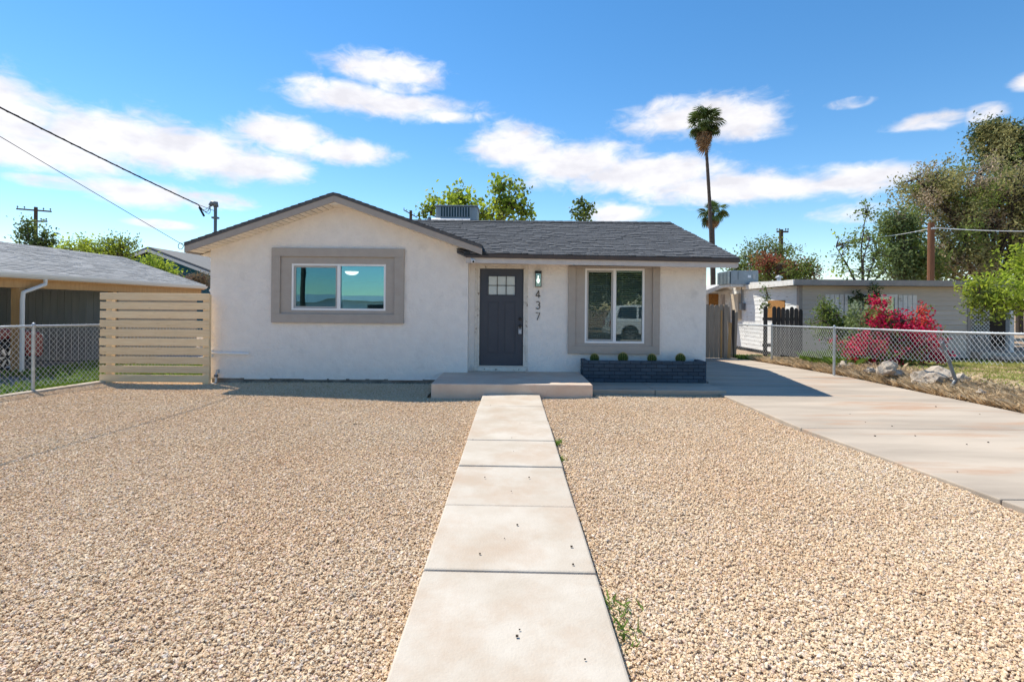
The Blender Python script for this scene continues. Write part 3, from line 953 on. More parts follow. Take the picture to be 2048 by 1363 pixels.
# ================================================================== SMALL THINGS ON THE HOUSE
# service mast with weatherhead and drip loops
m_pipe = M('grey_pipe', (0.20, 0.21, 0.22), 0.5, (0.15, 0.16, 0.17), 8, metal=0.4)
m_wire = M('black_cable', (0.012, 0.012, 0.013), 0.6)
mp = onY(431, 412, 11.0)
mast = empty('service_mast', (mp.x, mp.y, 2.68), 'grey metal service mast with weatherhead above the left eave', 'mast')
MB().tube([(mp.x, mp.y, 2.55), (mp.x, mp.y, mp.z)], .032, 12).build('pole', m_pipe, mast)
MB().tube([(mp.x + .012, mp.y, mp.z - .02), (mp.x, mp.y, mp.z + .05), (mp.x - .06, mp.y - .02, mp.z + .06), (mp.x - .10, mp.y - .04, mp.z - .0)], [.05, .062, .06, .035], 10).build('weatherhead', m_pipe, mast, smooth=True)
MB().tube([(mp.x, mp.y, 2.60), (mp.x, mp.y, 2.76), (mp.x, mp.y, 2.80)], [.11, .06, .036], 12).build('flashing_boot', m_pipe, mast)
MB().box(mp.x - .06, mp.x + .06, mp.y - .05, mp.y + .05, mp.z - .27, mp.z - .235).build('clamp', m_pipe, mast)
anchor = onY(396, 409, 10.7)
def wire_curve(p0, p1, sag, n=24):
    p0, p1 = Vector(p0), Vector(p1)
    return [p0.lerp(p1, k / n) - Vector((0, 0, 4 * sag * (k / n) * (1 - k / n))) for k in range(n + 1)]
pole_top = Vector((-10.6, -5.0, 7.75))
near = onY(-5, 176, 7.05)
# twisted service drop
sd_ = empty('service_drop_cable', anchor, 'thick black service cable running from upper left to the roof mast', 'cable')
far_end = anchor + (near - anchor) * ((pole_top.y - anchor.y) / (near.y - anchor.y))
pts = wire_curve(anchor, far_end, 0.35, 40)
MB().tube(pts, .013, 6).build('cable', m_wire, sd_)
def helix(pts, r_, turns):
    out = []
    n = len(pts) * 6
    for k in range(n):
        t = k / (n - 1) * (len(pts) - 1)
        i = min(int(t), len(pts) - 2); p = pts[i].lerp(pts[i + 1], t - i)
        a = k / n * turns * 2 * math.pi
        out.append(p + Vector((math.cos(a) * r_, 0, math.sin(a) * r_)))
    return out
MB().tube(helix(pts, .010, 70), .008, 5).build('strand', m_wire, sd_)
for k in range(3):
    s0 = anchor + Vector((.02 * k, 0, -.02 * k)); e0 = Vector((mp.x - .09, mp.y - .04, mp.z + .0 - .01 * k))
    mid = (s0 + e0) / 2 + Vector((-.03 + .09 * k, 0, -.20 - .05 * k))
    q = [s0.lerp(mid, t / 6).lerp(mid.lerp(e0, t / 6), t / 6) for t in range(7)]
    MB().tube(q, .006 + .002 * (k == 1), 6).build('drip_loop', m_wire, sd_)
MB().tube([anchor + Vector((.03, 0, -.06)), anchor + Vector((.13, 0, -.24))], .022, 8).build('splice', m_wire, sd_)
MB().tube([anchor, Vector((mp.x - .03, mp.y, mp.z - .10))], .006, 6).build('guy_wire', m_wire, sd_)
# thin telephone wire with ring at the eave
tip = onY(365, 489, 9.96)
n2 = onY(-5, 259, 7.05)
tw = empty('telephone_wire', tip, 'thin black wire ending in a ring at the left eave', 'cable')
far2 = tip + (n2 - tip) * ((pole_top.y - tip.y) / (n2.y - tip.y))
MB().tube(wire_curve(tip, far2, 0.12, 40), .0055, 6).build('wire', m_wire, tw)
ring = [tip + Vector((-.035 + .05 * math.cos(a * math.pi / 8), 0, -.03 + .06 * math.sin(a * math.pi / 8))) for a in range(17)]
MB().tube(ring, .006, 6).build('ring', m_wire, tw)

m_polewood = M('pole_wood', (0.085, 0.06, 0.042), 0.9, (0.12, 0.085, 0.06), 6, bump=0.3, bscale=30, stretch=(6, 6, .5))
m_brownpole = M('brown_pole_wood', (0.20, 0.085, 0.04), 0.9, (0.14, 0.06, 0.03), 6, bump=0.3, bscale=30, stretch=(6, 6, .5))
def utility_pole(base, h, rad, arms, label, mat=None, group=None, ang=0.0):
    mat = mat or m_polewood
    t = empty('utility_pole', base, label, 'utility pole', group)
    B = Vector(base)
    MB().tube([B, B + Vector((0, 0, h))], [rad, rad * .75], 10).build('pole', mat, t)
    for (z, w, tilt) in arms:
        c = B + Vector((0, -rad, z))
        dx = Vector((math.cos(ang) * w / 2, math.sin(ang) * w / 2, tilt * w / 2))
        a_ = MB().obox(c, dx, (0, .05, 0), (0, 0, .06)).build('crossarm', mat, t)
        for s_ in (-.95, -.55, .55, .95):
            p = c + dx * s_ + Vector((0, 0, .06))
            MB().lathe([(.02, 0), (.02, .08), (.055, .09), (.06, .15), (.03, .2)], p, 8).build('insulator', m_pipe, a_)
    return t
# the pole out in the street that carries the two cables
utility_pole((-10.6, -5.0, 0), 8.4, .16, [(7.75, 2.2, 0)], 'street utility pole that carries the house cables')

# evaporative cooler on the ridge
ec0 = onY(867, 443, 14.9); ec1 = onY(954, 413, 14.9)
m_cool = M('cooler_metal', (0.33, 0.36, 0.38), 0.5, (0.27, 0.30, 0.32), 5, metal=0.3)
m_coold = M('cooler_vent', (0.05, 0.09, 0.10), 0.7)
cool = empty('roof_cooler', ((ec0.x + ec1.x) / 2, 15.35, 3.70), 'grey metal evaporative cooler standing on the roof ridge', 'cooler')
cx0, cx1, cz1 = ec0.x, ec1.x, ec1.z
MB().box(cx0 + .06, cx1, 14.92, 15.8, 3.62, cz1).build('cabinet', m_cool, cool, bevel=.02)
MB().box(cx0 + .03, cx1 + .03, 14.88, 15.84, cz1, cz1 + .035).build('lid', m_cool, cool, bevel=.01)
MB().box(cx0 + .20, cx1 - .20, 14.905, 14.925, cz1 - .30, cz1 - .02).build('vent_panel', m_coold, cool)
for k in range(12):
    xx = cx0 + .20 + (cx1 - cx0 - .40) * k / 11
    MB().box(xx - .012, xx + .012, 14.88, 14.912, cz1 - .30, cz1 - .02).build('louvre', m_cool, cool)
dv = []
for k in range(9):
    a = math.pi / 2 * k / 8
    dv.append((14.92 - .28 * math.sin(a), 3.98 + .18 * math.cos(a)))
MB().prismx([(14.92, 3.95)] + dv[::-1], cx0 - .03, cx1 - .18).build('duct_hood', M('bright_duct', (.75, .76, .77), .4, (.62, .63, .64), 5, metal=.3), cool)
for xx in (cx0 + .15, cx1 - .1):
    MB().box(xx - .03, xx + .03, 14.95, 15.75, 3.58, 3.66).build('support', m_pipe, cool)
vp = onY(859, 441, 14.8)
v_ = empty('vent_pipe', (vp.x, vp.y, 3.85), 'short dark vent pipe on the roof left of the cooler', 'vent pipe')
MB().tube([(vp.x, vp.y, 3.80), (vp.x, vp.y, vp.z + .10)], .045, 10).build('pipe', m_pipe, v_)
MB().tube([(vp.x, vp.y, vp.z + .02), (vp.x, vp.y, vp.z + .045)], .06, 10).build('collar', m_pipe, v_)

# pipes at the left corner
m_paintpipe = M('painted_pipe', (0.62, 0.60, 0.58), 0.6, (0.5, 0.48, 0.46), 12)
gp = onY(432, 768, 10.36)
pr = empty('pipe_riser', (gp.x, gp.y, 0), 'grey pipe riser bending into the gravel at the left house corner', 'pipe')
MB().tube([(gp.x, gp.y + .05, .22), (gp.x, gp.y, .20), (gp.x + .0, gp.y, .02), (gp.x - .03, gp.y - .03, -.01), (gp.x - .12, gp.y - .06, -.015)], .022, 10).build('pipe', m_paintpipe, pr, smooth=True)
MB().tube([(gp.x - .03, gp.y, .15), (gp.x + .03, gp.y, .15)], .03, 10).build('valve', m_pipe, pr)
MB().box(gp.x - .02, gp.x + .02, gp.y + .02, gp.y + .095, .20, .27).build('bracket', m_paintpipe, pr)
a0 = onY(418, 705, YG - .05); a1 = onY(497, 707, YG - .05)
gb = empty('gate_bar', a0, 'white pipe rail sticking out along the left end of the wall', 'rail')
MB().tube([a0, a1], .022, 10).build('bar', m_white, gb)
MB().box(a0.x + .0, a0.x + .06, YG - .07, YG - .002, a0.z - .09, a0.z + .05).build('bracket', m_white, gb)
vv = onY(413, 578, 10.75)
ve = empty('wall_vent', (HL - .08, 10.75, vv.z), 'small white round vent hood on the left side wall', 'vent')
MB().tube([(HL - .002, 10.75, vv.z), (HL - .10, 10.75, vv.z), (HL - .15, 10.75, vv.z - .06)], [.07, .075, .06], 14).build('hood', m_white, ve, smooth=True)
MB().box(HL - .012, HL - .001, 10.65, 10.85, vv.z - .1, vv.z + .1).build('flange', m_white, ve)

# ================================================================== SLATTED FENCE
m_pine = M('new_pine', (0.86, 0.665, 0.43), 0.75, (0.78, 0.57, 0.34), 4, stretch=(.6, 8, 9), objr=0.09, bump=0.08, bscale=40, dirt=((0.33, 0.19, 0.09), 6.5, 0.655, 0.03))
SF = 10.23
sx0, sx1 = onY(200, 650, SF).x, onY(419, 650, SF).x
stop = onY(310, 586, SF).z; sbot = 0.035
fence = empty('slat_fence', ((sx0 + sx1) / 2, SF, 0), 'new pine fence of ten horizontal slats left of the house', 'fence')
pitch = (stop - sbot) / 9.78
bd = unit_box_mesh('slat', m_pine, bevel=.004, sx=(sx1 - sx0), sy=.022, sz=.142)
for k in range(10):
    piece('slat', bd, fence, ((sx0 + sx1) / 2 + random.uniform(-.006, .006), SF + random.uniform(-.002, .002), sbot + pitch * k + .071), (0, R(random.uniform(-.12, .12)), 0))
for xx in (sx0 + .17, sx1 - .08):
    MB().box(xx - .06, xx + .06, SF + .014, SF + .10, -0.02, stop - .02).build('post', m_pine, fence, bevel=.004)

# ================================================================== CHAIN LINK FENCES
m_chain = M('chain_wire', (0.62, 0.63, 0.62), 0.5, metal=0.2)
def chain_fence(name, label, line, zr, zb, posts, extra=None, dia=.07):
    """line: points along the ground, zr: rail heights, zb: mesh bottom heights"""
    t = empty(name, (line[0][0], line[0][1], 0), label, 'fence')
    P = [Vector((x, y, 0)) for x, y in line]
    cum = [0]
    for a, b_ in zip(P[:-1], P[1:]): cum.append(cum[-1] + (b_ - a).length)
    def at_(s):
        s = max(0, min(cum[-1], s))
        for i in range(len(P) - 1):
            if s <= cum[i + 1] + 1e-9:
                f_ = (s - cum[i]) / (cum[i + 1] - cum[i])
                return P[i].lerp(P[i + 1], f_), zr[i] + (zr[i + 1] - zr[i]) * f_, zb[i] + (zb[i + 1] - zb[i]) * f_
    rail = [p + Vector((0, 0, z)) for p, z in zip(P, zr)]
    MB().tube(rail, .021, 10).build('top_rail', m_galv, t, smooth=True)
    for (s, zfoot) in posts:
        p, zt, _ = at_(s)
        po = MB().tube([p + Vector((0, 0, zfoot)), p + Vector((0, 0, zt + .02))], .028, 12).build('post', m_galv, t)
        MB().lathe([(.031, -.03), (.033, .0), (.02, .035), (.005, .045)], p + Vector((0, 0, zt + .02)), 12).build('post_cap', m_galv, po)
    # woven wires: zigzag verticals hooked into each other
    mb = MB()
    n = int(cum[-1] / dia)
    ztop_off = .03
    for k in range(n):
        s0 = k * dia
        p, zt, zl = at_(s0)
        z = zt + ztop_off
        pts = []; side = 0
        while z > zl:
            pp, _, _ = at_(s0 + (dia / 2 if side else 0) * 1.06 + (0 if side else -.003))
            off = .004 if side else -.004
            pts.append(pp + Vector((0, off, z)))
            z -= dia * .62; side = 1 - side
        if len(pts) > 1: mb.tube(pts, .003, 3, cap=False)
        pts = []; side = 0; z = zt + ztop_off
        while z > zl:
            pp, _, _ = at_(s0 + (dia / 2 if side else dia) * 1.0)
            off = -.004 if side else .004
            pts.append(pp + Vector((0, off, z)))
            z -= dia * .62; side = 1 - side
        if len(pts) > 1: mb.tube(pts, .003, 3, cap=False)
    tag(mb.build('chain_link_mesh', m_chain, t, fix=False), kind='stuff')
    return t
lf = [(fence_x(17.5), 17.5), (fence_x(10.2), 10.2), (fence_x(9.09), 9.09), (fence_x(6.4), 6.4)]
L1 = math.hypot(lf[0][0] - lf[1][0], 7.3); L2 = math.hypot(lf[1][0] - lf[2][0], 1.11); L3 = math.hypot(lf[2][0] - lf[3][0], 2.69)
chain_fence('chain_link_fence', 'chain link fence between the gravel yard and the carport', lf, [1.15, 1.16, 1.18, 1.20], [.05, .05, .05, .05],
            [(0.02, 0), (L1 * .5, 0), (L1 + L2, 0), (L1 + L2 + L3 - .03, 0)], dia=.085)
# kerb along its foot
kerb = MB()
for k in range(12):
    y0, y1 = 5.2 + k * .42, 5.2 + (k + 1) * .42 - .006
    a, c_ = fence_x(y0), fence_x(y1)
    kerb.add([(a - .02, y0, -.04), (a + .16, y0, -.04), (c_ + .16, y1, -.04), (c_ - .02, y1, -.04),
              (a - .02, y0, .045), (a + .16, y0, .045), (c_ + .16, y1, .045), (c_ - .02, y1, .045)],
             [(3, 2, 1, 0), (4, 5, 6, 7), (0, 1, 5, 4), (1, 2, 6, 5), (2, 3, 7, 6), (3, 0, 4, 7)])
tag(kerb.build('kerb', m_conc, fix=False), 'low concrete kerb along the left chain link fence', kind='structure')

# ================================================================== LEFT NEIGHBOUR WITH CARPORT
m_nroof = M('pale_grey_shingle', (0.27, 0.27, 0.27), 0.95, (0.34, 0.34, 0.34), 12, bump=0.5, bscale=120, isl=0.18)
m_lumber = M('carport_lumber', (0.56, 0.33, 0.14), 0.75, (0.48, 0.27, 0.11), 4, stretch=(5, 5, .6))
m_t111 = M('grey_panel_siding', (0.44, 0.43, 0.40), 0.85, (0.38, 0.37, 0.345), 3, stretch=(4, 4, .4), objr=0.06)
m_tan = M('tan_siding', (0.42, 0.34, 0.24), 0.85, (0.36, 0.29, 0.21), 4)
m_gutter = M('white_gutter', (0.72, 0.70, 0.66), 0.5)
m_ashy = M('grey_paving', (0.22, 0.22, 0.22), 0.9, (0.28, 0.28, 0.28), 3)
EXL, RXL, YN0, YN1 = -10.8, -13.7, 6.0, 18.0
EZ, RZL = 2.26, 3.22
cp = empty('carport_house', (-13.5, 12.0, 0), 'neighbouring grey house with timber carport and pale shingle roof', 'house')
quad_slab(Vector((EXL, YN0, EZ)), Vector((EXL, YN1, EZ)), Vector((RXL, YN1, RZL)), Vector((RXL, YN0, RZL)), .03, 'roof_deck', m_nroof, cp)
quad_slab(Vector((RXL, YN0, RZL)), Vector((RXL, YN1, RZL)), Vector((RXL - 2.9, YN1, EZ)), Vector((RXL - 2.9, YN0, EZ)), .03, 'roof_deck', m_nroof, cp)
crs = MB()
for i in range(22):
    f0, f1 = i / 22, min(1, (i + 1.15) / 22)
    y = YN0 - random.uniform(0, .3)
    while y < YN1:
        w = random.choice((.25, .33, .42, .5))
        a, c_ = max(y, YN0), min(y + w, YN1); y += w + .006
        if c_ - a < .03: continue
        x0, x1 = EXL + (RXL - EXL) * f0, EXL + (RXL - EXL) * f1
        z0, z1 = EZ + (RZL - EZ) * f0, EZ + (RZL - EZ) * f1
        h = .014 + random.choice((0, .006))
        crs.add([(x0, a, z0 + h), (x0, c_, z0 + h), (x1, c_, z1 + .006), (x1, a, z1 + .006), (x0, a, z0 - .004), (x0, c_, z0 - .004)], [(0, 1, 2, 3), (4, 5, 1, 0)])
tag(crs.build('shingles', m_nroof, cp, fix=False), kind='stuff')
MB().box(EXL + .0, EXL + .03, YN0, YN1, EZ - .03, EZ + .012).build('drip_edge', m_gutter, cp)
MB().box(EXL - .07, EXL - .015, YN0, YN1, EZ - .17, EZ - .032).build('fascia', m_lumber, cp)
gu = MB()
gprof = [(EXL - .012, EZ - .13), (EXL + .05, EZ - .13), (EXL + .085, EZ - .09), (EXL + .10, EZ - .035), (EXL + .094, EZ - .035), (EXL + .078, EZ - .086), (EXL + .046, EZ - .122), (EXL - .012, EZ - .122)]
gu.prism(gprof, YN0, YN1)
gu.build('gutter', m_gutter, cp)
MB().box(EXL - .18, EXL - .08, YN0 + .1, YN1 - .1, EZ - .34, EZ - .16).build('beam', m_lumber, cp)
p1 = onZ(48, 752, 0)
for yy in (11.35, 14.0):
    MB().box(EXL - .20, EXL - .06, yy - .07, yy + .07, -0.02, EZ - .345).build('post', m_lumber, cp, bevel=.005)
MB().box(EXL - .24, EXL - .20, 11.28, 11.42, 0.02, EZ - .35).build('post', m_lumber, cp)
# rafters
for k in range(14):
    yy = YN0 + .4 + k * .85
    MB().obox(((EXL + RXL) / 2, yy, (EZ + RZL) / 2 - .10), ((EXL - RXL) / 2, 0, (EZ - RZL) / 2), (0, .02, 0), (.015, 0, .05)).build('rafter', m_lumber, cp)
# walls: cross wall facing the street, made of grooved boards; enclosed part behind
me_b = unit_box_mesh('siding_board', m_t111)
xx = -15.6
while xx < -11.1:
    w = min(.20, -11.05 - xx)
    piece('siding_board', me_b, cp, (xx + w / 2, 14.2, 1.10), None, (w - .012, .03, 2.2 + .0))
    xx += w
MB().box(-15.6, -11.05, 14.22, 14.34, -0.02, 2.2).build('wall', m_dark, cp)
MB().box(-11.12, -11.02, 14.35, YN1 - .1, -0.02, EZ - .1).build('wall', m_tan, cp)
MB().box(-16.5, -15.62, 6.2, YN1, -0.02, EZ - .1).build('wall', m_t111, cp)
MB().prism([(-16.4, 2.2), (-11.05, 2.2), (-11.0, EZ - .08), (RXL, RZL - .08), (-16.4, EZ - .08)], 17.8, 17.9).build('gable_end', m_tan, cp)
MB().box(-16.4, -11.05, 17.8, 17.9, -0.02, 2.2).build('wall', m_tan, cp)
MB().tube([(-14.35, 14.16, 0), (-14.35, 14.16, 2.2)], .03, 8).build('conduit', m_gutter, cp)
# downspout
g0 = Vector((EXL + .04, 11.25, EZ - .12))
foot = onZ(60, 757, 0.05)
MB().tube([g0 + Vector((0, .55, 0)), g0 + Vector((0, .55, -.12)), g0 + Vector((-.0, .18, -.26)), g0 + Vector((0, .02, -.32)), g0 + Vector((0, -.0, -.5)), Vector((g0.x, g0.y, .08))], .042, 8).build('downspout', m_gutter, cp)
# ground there
tag(MB().box(-16.5, -8.75, 3.0, 18.0, -0.055, -0.02).build('carport_floor', m_ashy), kind='structure')

# ---- cars (profile body, greenhouse, wheels, lights)
def make_car(name, label, paint, loc, rz, Lc=4.6, H=1.70, Wd=1.86):
    t = empty(name, loc, label, 'car')
    t.rotation_euler = (0, 0, rz)
    mt = M(name + '_paint', paint, 0.25, spec=0.6)
    mg = M('car_glass', (0.012, 0.014, 0.016), 0.08, spec=0.8)
    mtyre = M('tyre_rubber', (0.02, 0.02, 0.02), 0.85)
    mrim = M('alloy_rim', (0.55, 0.56, 0.58), 0.3, metal=0.8)
    mpl = M('black_plastic', (0.025, 0.025, 0.027), 0.6)
    mlamp = M('clear_lamp', (0.75, 0.75, 0.72), 0.15, spec=0.7)
    mred = M('tail_lamp', (0.35, 0.02, 0.02), 0.2, spec=0.7)
    hw = Wd / 2
    wb = (0.90, Lc - 0.98)
    rw = .37
    def L_(verts, faces, nm, m, parent=t, bevel=0, smooth=False, fix=True):
        me_ = bpy.data.meshes.new(nm); me_.from_pydata(verts, [], faces)
        if fix:
            bm = bmesh.new(); bm.from_mesh(me_); bmesh.ops.recalc_face_normals(bm, faces=bm.faces); bm.to_mesh(me_); bm.free()
        me_.materials.append(m)
        if smooth: me_.shade_smooth()
        o = bpy.data.objects.new(nm, me_); COL.objects.link(o); o.parent = parent
        if bevel:
            q = o.modifiers.new('bevel', 'BEVEL'); q.width = bevel; q.segments = 2; q.limit_method = 'ANGLE'
        return o
    def arch(cx): return [(cx + (rw + .07) * math.cos(math.pi - math.pi * k / 10), .36 + (rw + .07) * math.sin(math.pi - math.pi * k / 10)) for k in range(11)]
    low = [(0.02, .45), (0.06, .30)] + arch(wb[0]) + arch(wb[1]) + [(Lc - .06, .32), (Lc, .52), (Lc - .02, .95), (Lc - .10, 1.06), (1.22, 1.08), (1.05, 1.05), (.12, .92), (.02, .80)]
    low = [(x - Lc / 2, z) for x, z in low]
    n = len(low)
    V = [(x, -hw, z) for x, z in low] + [(x, hw, z) for x, z in low]
    Fc = [tuple(range(n)), tuple(reversed(range(n, 2 * n)))] + [(i, i + n, (i + 1) % n + n, (i + 1) % n) for i in range(n)]
    body = L_(V, Fc, 'body', mt, bevel=.04)
    cab = [(1.15, 1.06), (1.95, H), (Lc - .45, H - .02), (Lc - .12, 1.06)]
    cab = [(x - Lc / 2, z) for x, z in cab]
    V = []
    for x, z in cab: V.append((x, -(hw - .03 if z < 1.2 else hw - .20), z))
    for x, z in cab: V.append((x, (hw - .03 if z < 1.2 else hw - .20), z))
    L_(V, [(0, 1, 2, 3), (7, 6, 5, 4), (0, 4, 5, 1), (1, 5, 6, 2), (2, 6, 7, 3)], 'cabin', mt, bevel=.04)
    def sidey(z): return hw - .03 - .17 * (z - 1.06) / (H - 1.06)
    for s_ in (-1, 1):
        for (a, b_, c_, d_) in (((1.45, 1.14), (2.05, H - .10), (2.55, H - .10), (2.50, 1.14)), ((2.60, 1.14), (2.65, H - .10), (3.40, H - .10), (3.42, 1.14)), ((3.52, 1.14), (3.50, H - .10), (Lc - .52, H - .11), (Lc - .32, 1.16))):
            V = [(x - Lc / 2, s_ * (sidey(z) + .012), z) for x, z in (a, b_, c_, d_)] + [(x - Lc / 2, s_ * (sidey(z) - .01), z) for x, z in (a, b_, c_, d_)]
            L_(V, [(0, 1, 2, 3), (7, 6, 5, 4), (0, 4, 5, 1), (1, 5, 6, 2), (2, 6, 7, 3), (3, 7, 4, 0)], 'window', mg)
        for cx in wb:
            seg = 24
            V = []; Fc = []
            prof = [(rw * .62, .0), (rw * .95, .01), (rw, .04), (rw, .20), (rw * .95, .23), (rw * .62, .24)]
            for r_, q in prof:
                for k in range(seg):
                    an = 2 * math.pi * k / seg
                    V.append((cx - Lc / 2 + r_ * math.cos(an), s_ * (hw - .01 - q), .37 + r_ * math.sin(an)))
            for i in range(len(prof) - 1):
                for k in range(seg): Fc.append((i * seg + k, i * seg + (k + 1) % seg, (i + 1) * seg + (k + 1) % seg, (i + 1) * seg + k))
            w_ = L_(V, Fc, 'wheel', mtyre)
            V = []; Fc = []
            for k in range(6):
                a0_ = 2 * math.pi * k / 6
                for da, rr_ in ((-.26, .06), (.26, .06), (.16, rw * .64), (-.16, rw * .64)):
                    V.append((cx - Lc / 2 + rr_ * math.cos(a0_ + da), s_ * (hw - .03), .37 + rr_ * math.sin(a0_ + da)))
                Fc.append((4 * k, 4 * k + 1, 4 * k + 2, 4 * k + 3))
            nn = len(V)
            for rr_, q in ((rw * .60, .03), (rw * .67, .012), (rw * .60, .10)):
                for k in range(seg):
                    an = 2 * math.pi * k / seg
                    V.append((cx - Lc / 2 + rr_ * math.cos(an), s_ * (hw - q), .37 + rr_ * math.sin(an)))
            for i in (0, 1):
                for k in range(seg):
                    i2 = (1, 2)[i]; i1 = 0
                    Fc.append((nn + i1 * seg + k, nn + i1 * seg + (k + 1) % seg, nn + i2 * seg + (k + 1) % seg, nn + i2 * seg + k))
            L_(V, Fc, 'rim', mrim, w_, fix=False)
            V = [(cx - Lc / 2 + rw * .62 * math.cos(2 * math.pi * k / seg), s_ * (hw - .13), .37 + rw * .62 * math.sin(2 * math.pi * k / seg)) for k in range(seg)]
            L_(V, [tuple(range(seg))], 'hub_back', mpl, w_, fix=False)
    def bx(nm, x0, x1, y0, y1, z0, z1, m, bev=.01):
        V = [(x0, y0, z0), (x1, y0, z0), (x1, y1, z0), (x0, y1, z0), (x0, y0, z1), (x1, y0, z1), (x1, y1, z1), (x0, y1, z1)]
        V = [(x - Lc / 2, y, z) for x, y, z in V]
        return L_(V, [(3, 2, 1, 0), (4, 5, 6, 7), (0, 1, 5, 4), (1, 2, 6, 5), (2, 3, 7, 6), (3, 0, 4, 7)], nm, m, bevel=bev)
    for s_ in (-1, 1):
        y0, y1 = sorted((s_ * (hw - .42), s_ * (hw - .04)))
        bx('headlight', -.01, .10, y0, y1, .70, .86, mlamp)
        y0, y1 = sorted((s_ * (hw - .22), s_ * (hw - .02)))
        bx('tail_light', Lc - .12, Lc + .004, y0, y1, .72, 1.00, mred)
        y0, y1 = sorted((s_ * (hw + .0), s_ * (hw + .16)))
        bx('mirror', 1.45, 1.56, y0, y1, 1.10, 1.24, mt, .03)
    bx('bumper', -.05, .10, -hw + .04, hw - .04, .36, .60, mpl, .04); bx('bumper', Lc - .10, Lc + .06, -hw + .04, hw - .04, .36, .62, mt, .04)
    bx('grille', -.012, .05, -.5, .5, .62, .86, mpl)
    V = [(x - Lc / 2, y, z) for x, y, z in ((1.20, -hw + .14, 1.11), (1.20, hw - .14, 1.11), (1.89, hw - .26, H - .06), (1.89, -hw + .26, H - .06))]
    V2 = [(x - .02, y, z + .016) for x, y, z in V]
    L_(V + V2, [(0, 1, 2, 3), (7, 6, 5, 4), (0, 4, 5, 1), (1, 5, 6, 2), (2, 6, 7, 3), (3, 7, 4, 0)], 'windscreen', mg)
    bx('underbody', .3, Lc - .3, -hw + .12, hw - .12, .22, .42, mpl)
    return t
# the red car under the carport, nose to the back wall
make_car('red_car', 'dark red car parked under the timber carport', (0.20, 0.012, 0.016), (-12.30, 10.25, -0.02), R(-90), 4.5, 1.62, 1.80)

# grass under the left fence
def grass_patch(name, label, n, fn, h, mat, w=.006, cat='grass', lean=.5):
    P = np.array([fn() for _ in range(n)])
    th = rng.uniform(0, 2 * np.pi, n)
    hh = h * rng.uniform(.45, 1.25, n)
    wx = np.stack([np.cos(th), np.sin(th), np.zeros(n)], 1) * w
    ln = np.stack([rng.normal(0, lean, n), rng.normal(0, lean, n), np.ones(n)], 1) * hh[:, None]
    V = np.empty((n, 4, 3)); V[:, 0] = P - wx; V[:, 1] = P + wx; V[:, 2] = P + ln * .6 + wx * .7 ; V[:, 3] = P + ln * 1.0 + np.stack([rng.normal(0, .2, n), rng.normal(0, .2, n), -.1 * np.ones(n)], 1) * hh[:, None]
    idx = np.arange(n)[:, None] * 4
    Fc = np.concatenate([idx + np.array([[0, 1, 2]]), idx + np.array([[0, 2, 3]])], 0)
    o = mesh_obj(name, V.reshape(-1, 3), Fc, mat)
    return tag(o, label, cat, kind='stuff')
m_grass = M('green_grass', (0.11, 0.21, 0.03), 0.8, (0.20, 0.28, 0.05), 2.5, isl=0.35, transl=0.35)
m_lawn = M('lawn_grass', (0.30, 0.36, 0.08), 0.8, (0.44, 0.42, 0.15), 1.3, isl=0.3, transl=0.35)
m_straw = M('dry_straw', (0.66, 0.52, 0.34), 0.9, (0.52, 0.40, 0.25), 2, isl=0.35, transl=0.25)
def lp():
    y = random.uniform(7.2, 13.5); 
    x = fence_x(y) - .04 - abs(random.gauss(0, .35 if random.random() < .6 else 1.0))
    return (x, y, -.02)
grass_patch('weedy_grass', 'green weedy grass behind the left chain link fence', 7000, lp, .12, m_grass)
grass_patch('fence_weeds', 'green weeds growing between the slat fence and the carport wall', 5000, lambda: (random.uniform(-11.0, -6.4), random.uniform(11.0, 13.8), -.02), .16, m_grass, .008)
# ================================================================== VEGETATION BUILDERS
def leaves(centers, spread, per, size, aspect=0.55, flat=0.0, droop=0.0):
    """leaf quads scattered round cluster centres; returns verts, faces"""
    C = np.repeat(np.asarray(centers, float), per, axis=0)
    n = len(C)
    P = C + rng.normal(0, 1, (n, 3)) * np.asarray(spread)
    a = rng.normal(0, 1, (n, 3)); a[:, 2] = a[:, 2] * (1 - flat) - droop
    a /= np.linalg.norm(a, axis=1)[:, None] + 1e-9
    b = np.cross(a, rng.normal(0, 1, (n, 3))); b /= np.linalg.norm(b, axis=1)[:, None] + 1e-9
    s = size * rng.uniform(.6, 1.35, n)[:, None]
    nn = np.cross(a, b)
    V = np.empty((n, 4, 3))
    V[:, 0] = P - a * s * .5
    V[:, 1] = P + b * s * aspect * .5 + nn * s * .08
    V[:, 2] = P + a * s * .5
    V[:, 3] = P - b * s * aspect * .5 + nn * s * .08
    Fc = np.arange(n * 4).reshape(n, 4)
    return V.reshape(-1, 3), Fc

def limb(mb, p0, p1, r0, r1, n=6, wig=.06, seg=6):
    p0, p1 = Vector(p0), Vector(p1)
    L_ = (p1 - p0).length
    off = Vector((0, 0, 0)); pts = []
    for k in range(seg + 1):
        t = k / seg
        if 0 < k < seg: off = off + Vector([random.gauss(0, wig * L_ / seg) for _ in range(3)])
        bow = Vector((0, 0, .10 * L_ * math.sin(math.pi * t)))
        pts.append(p0.lerp(p1, t) + off * math.sin(math.pi * t) + bow)
    mb.tube(pts, [r0 + (r1 - r0) * k / seg for k in range(seg + 1)], n, cap=False)
    return pts

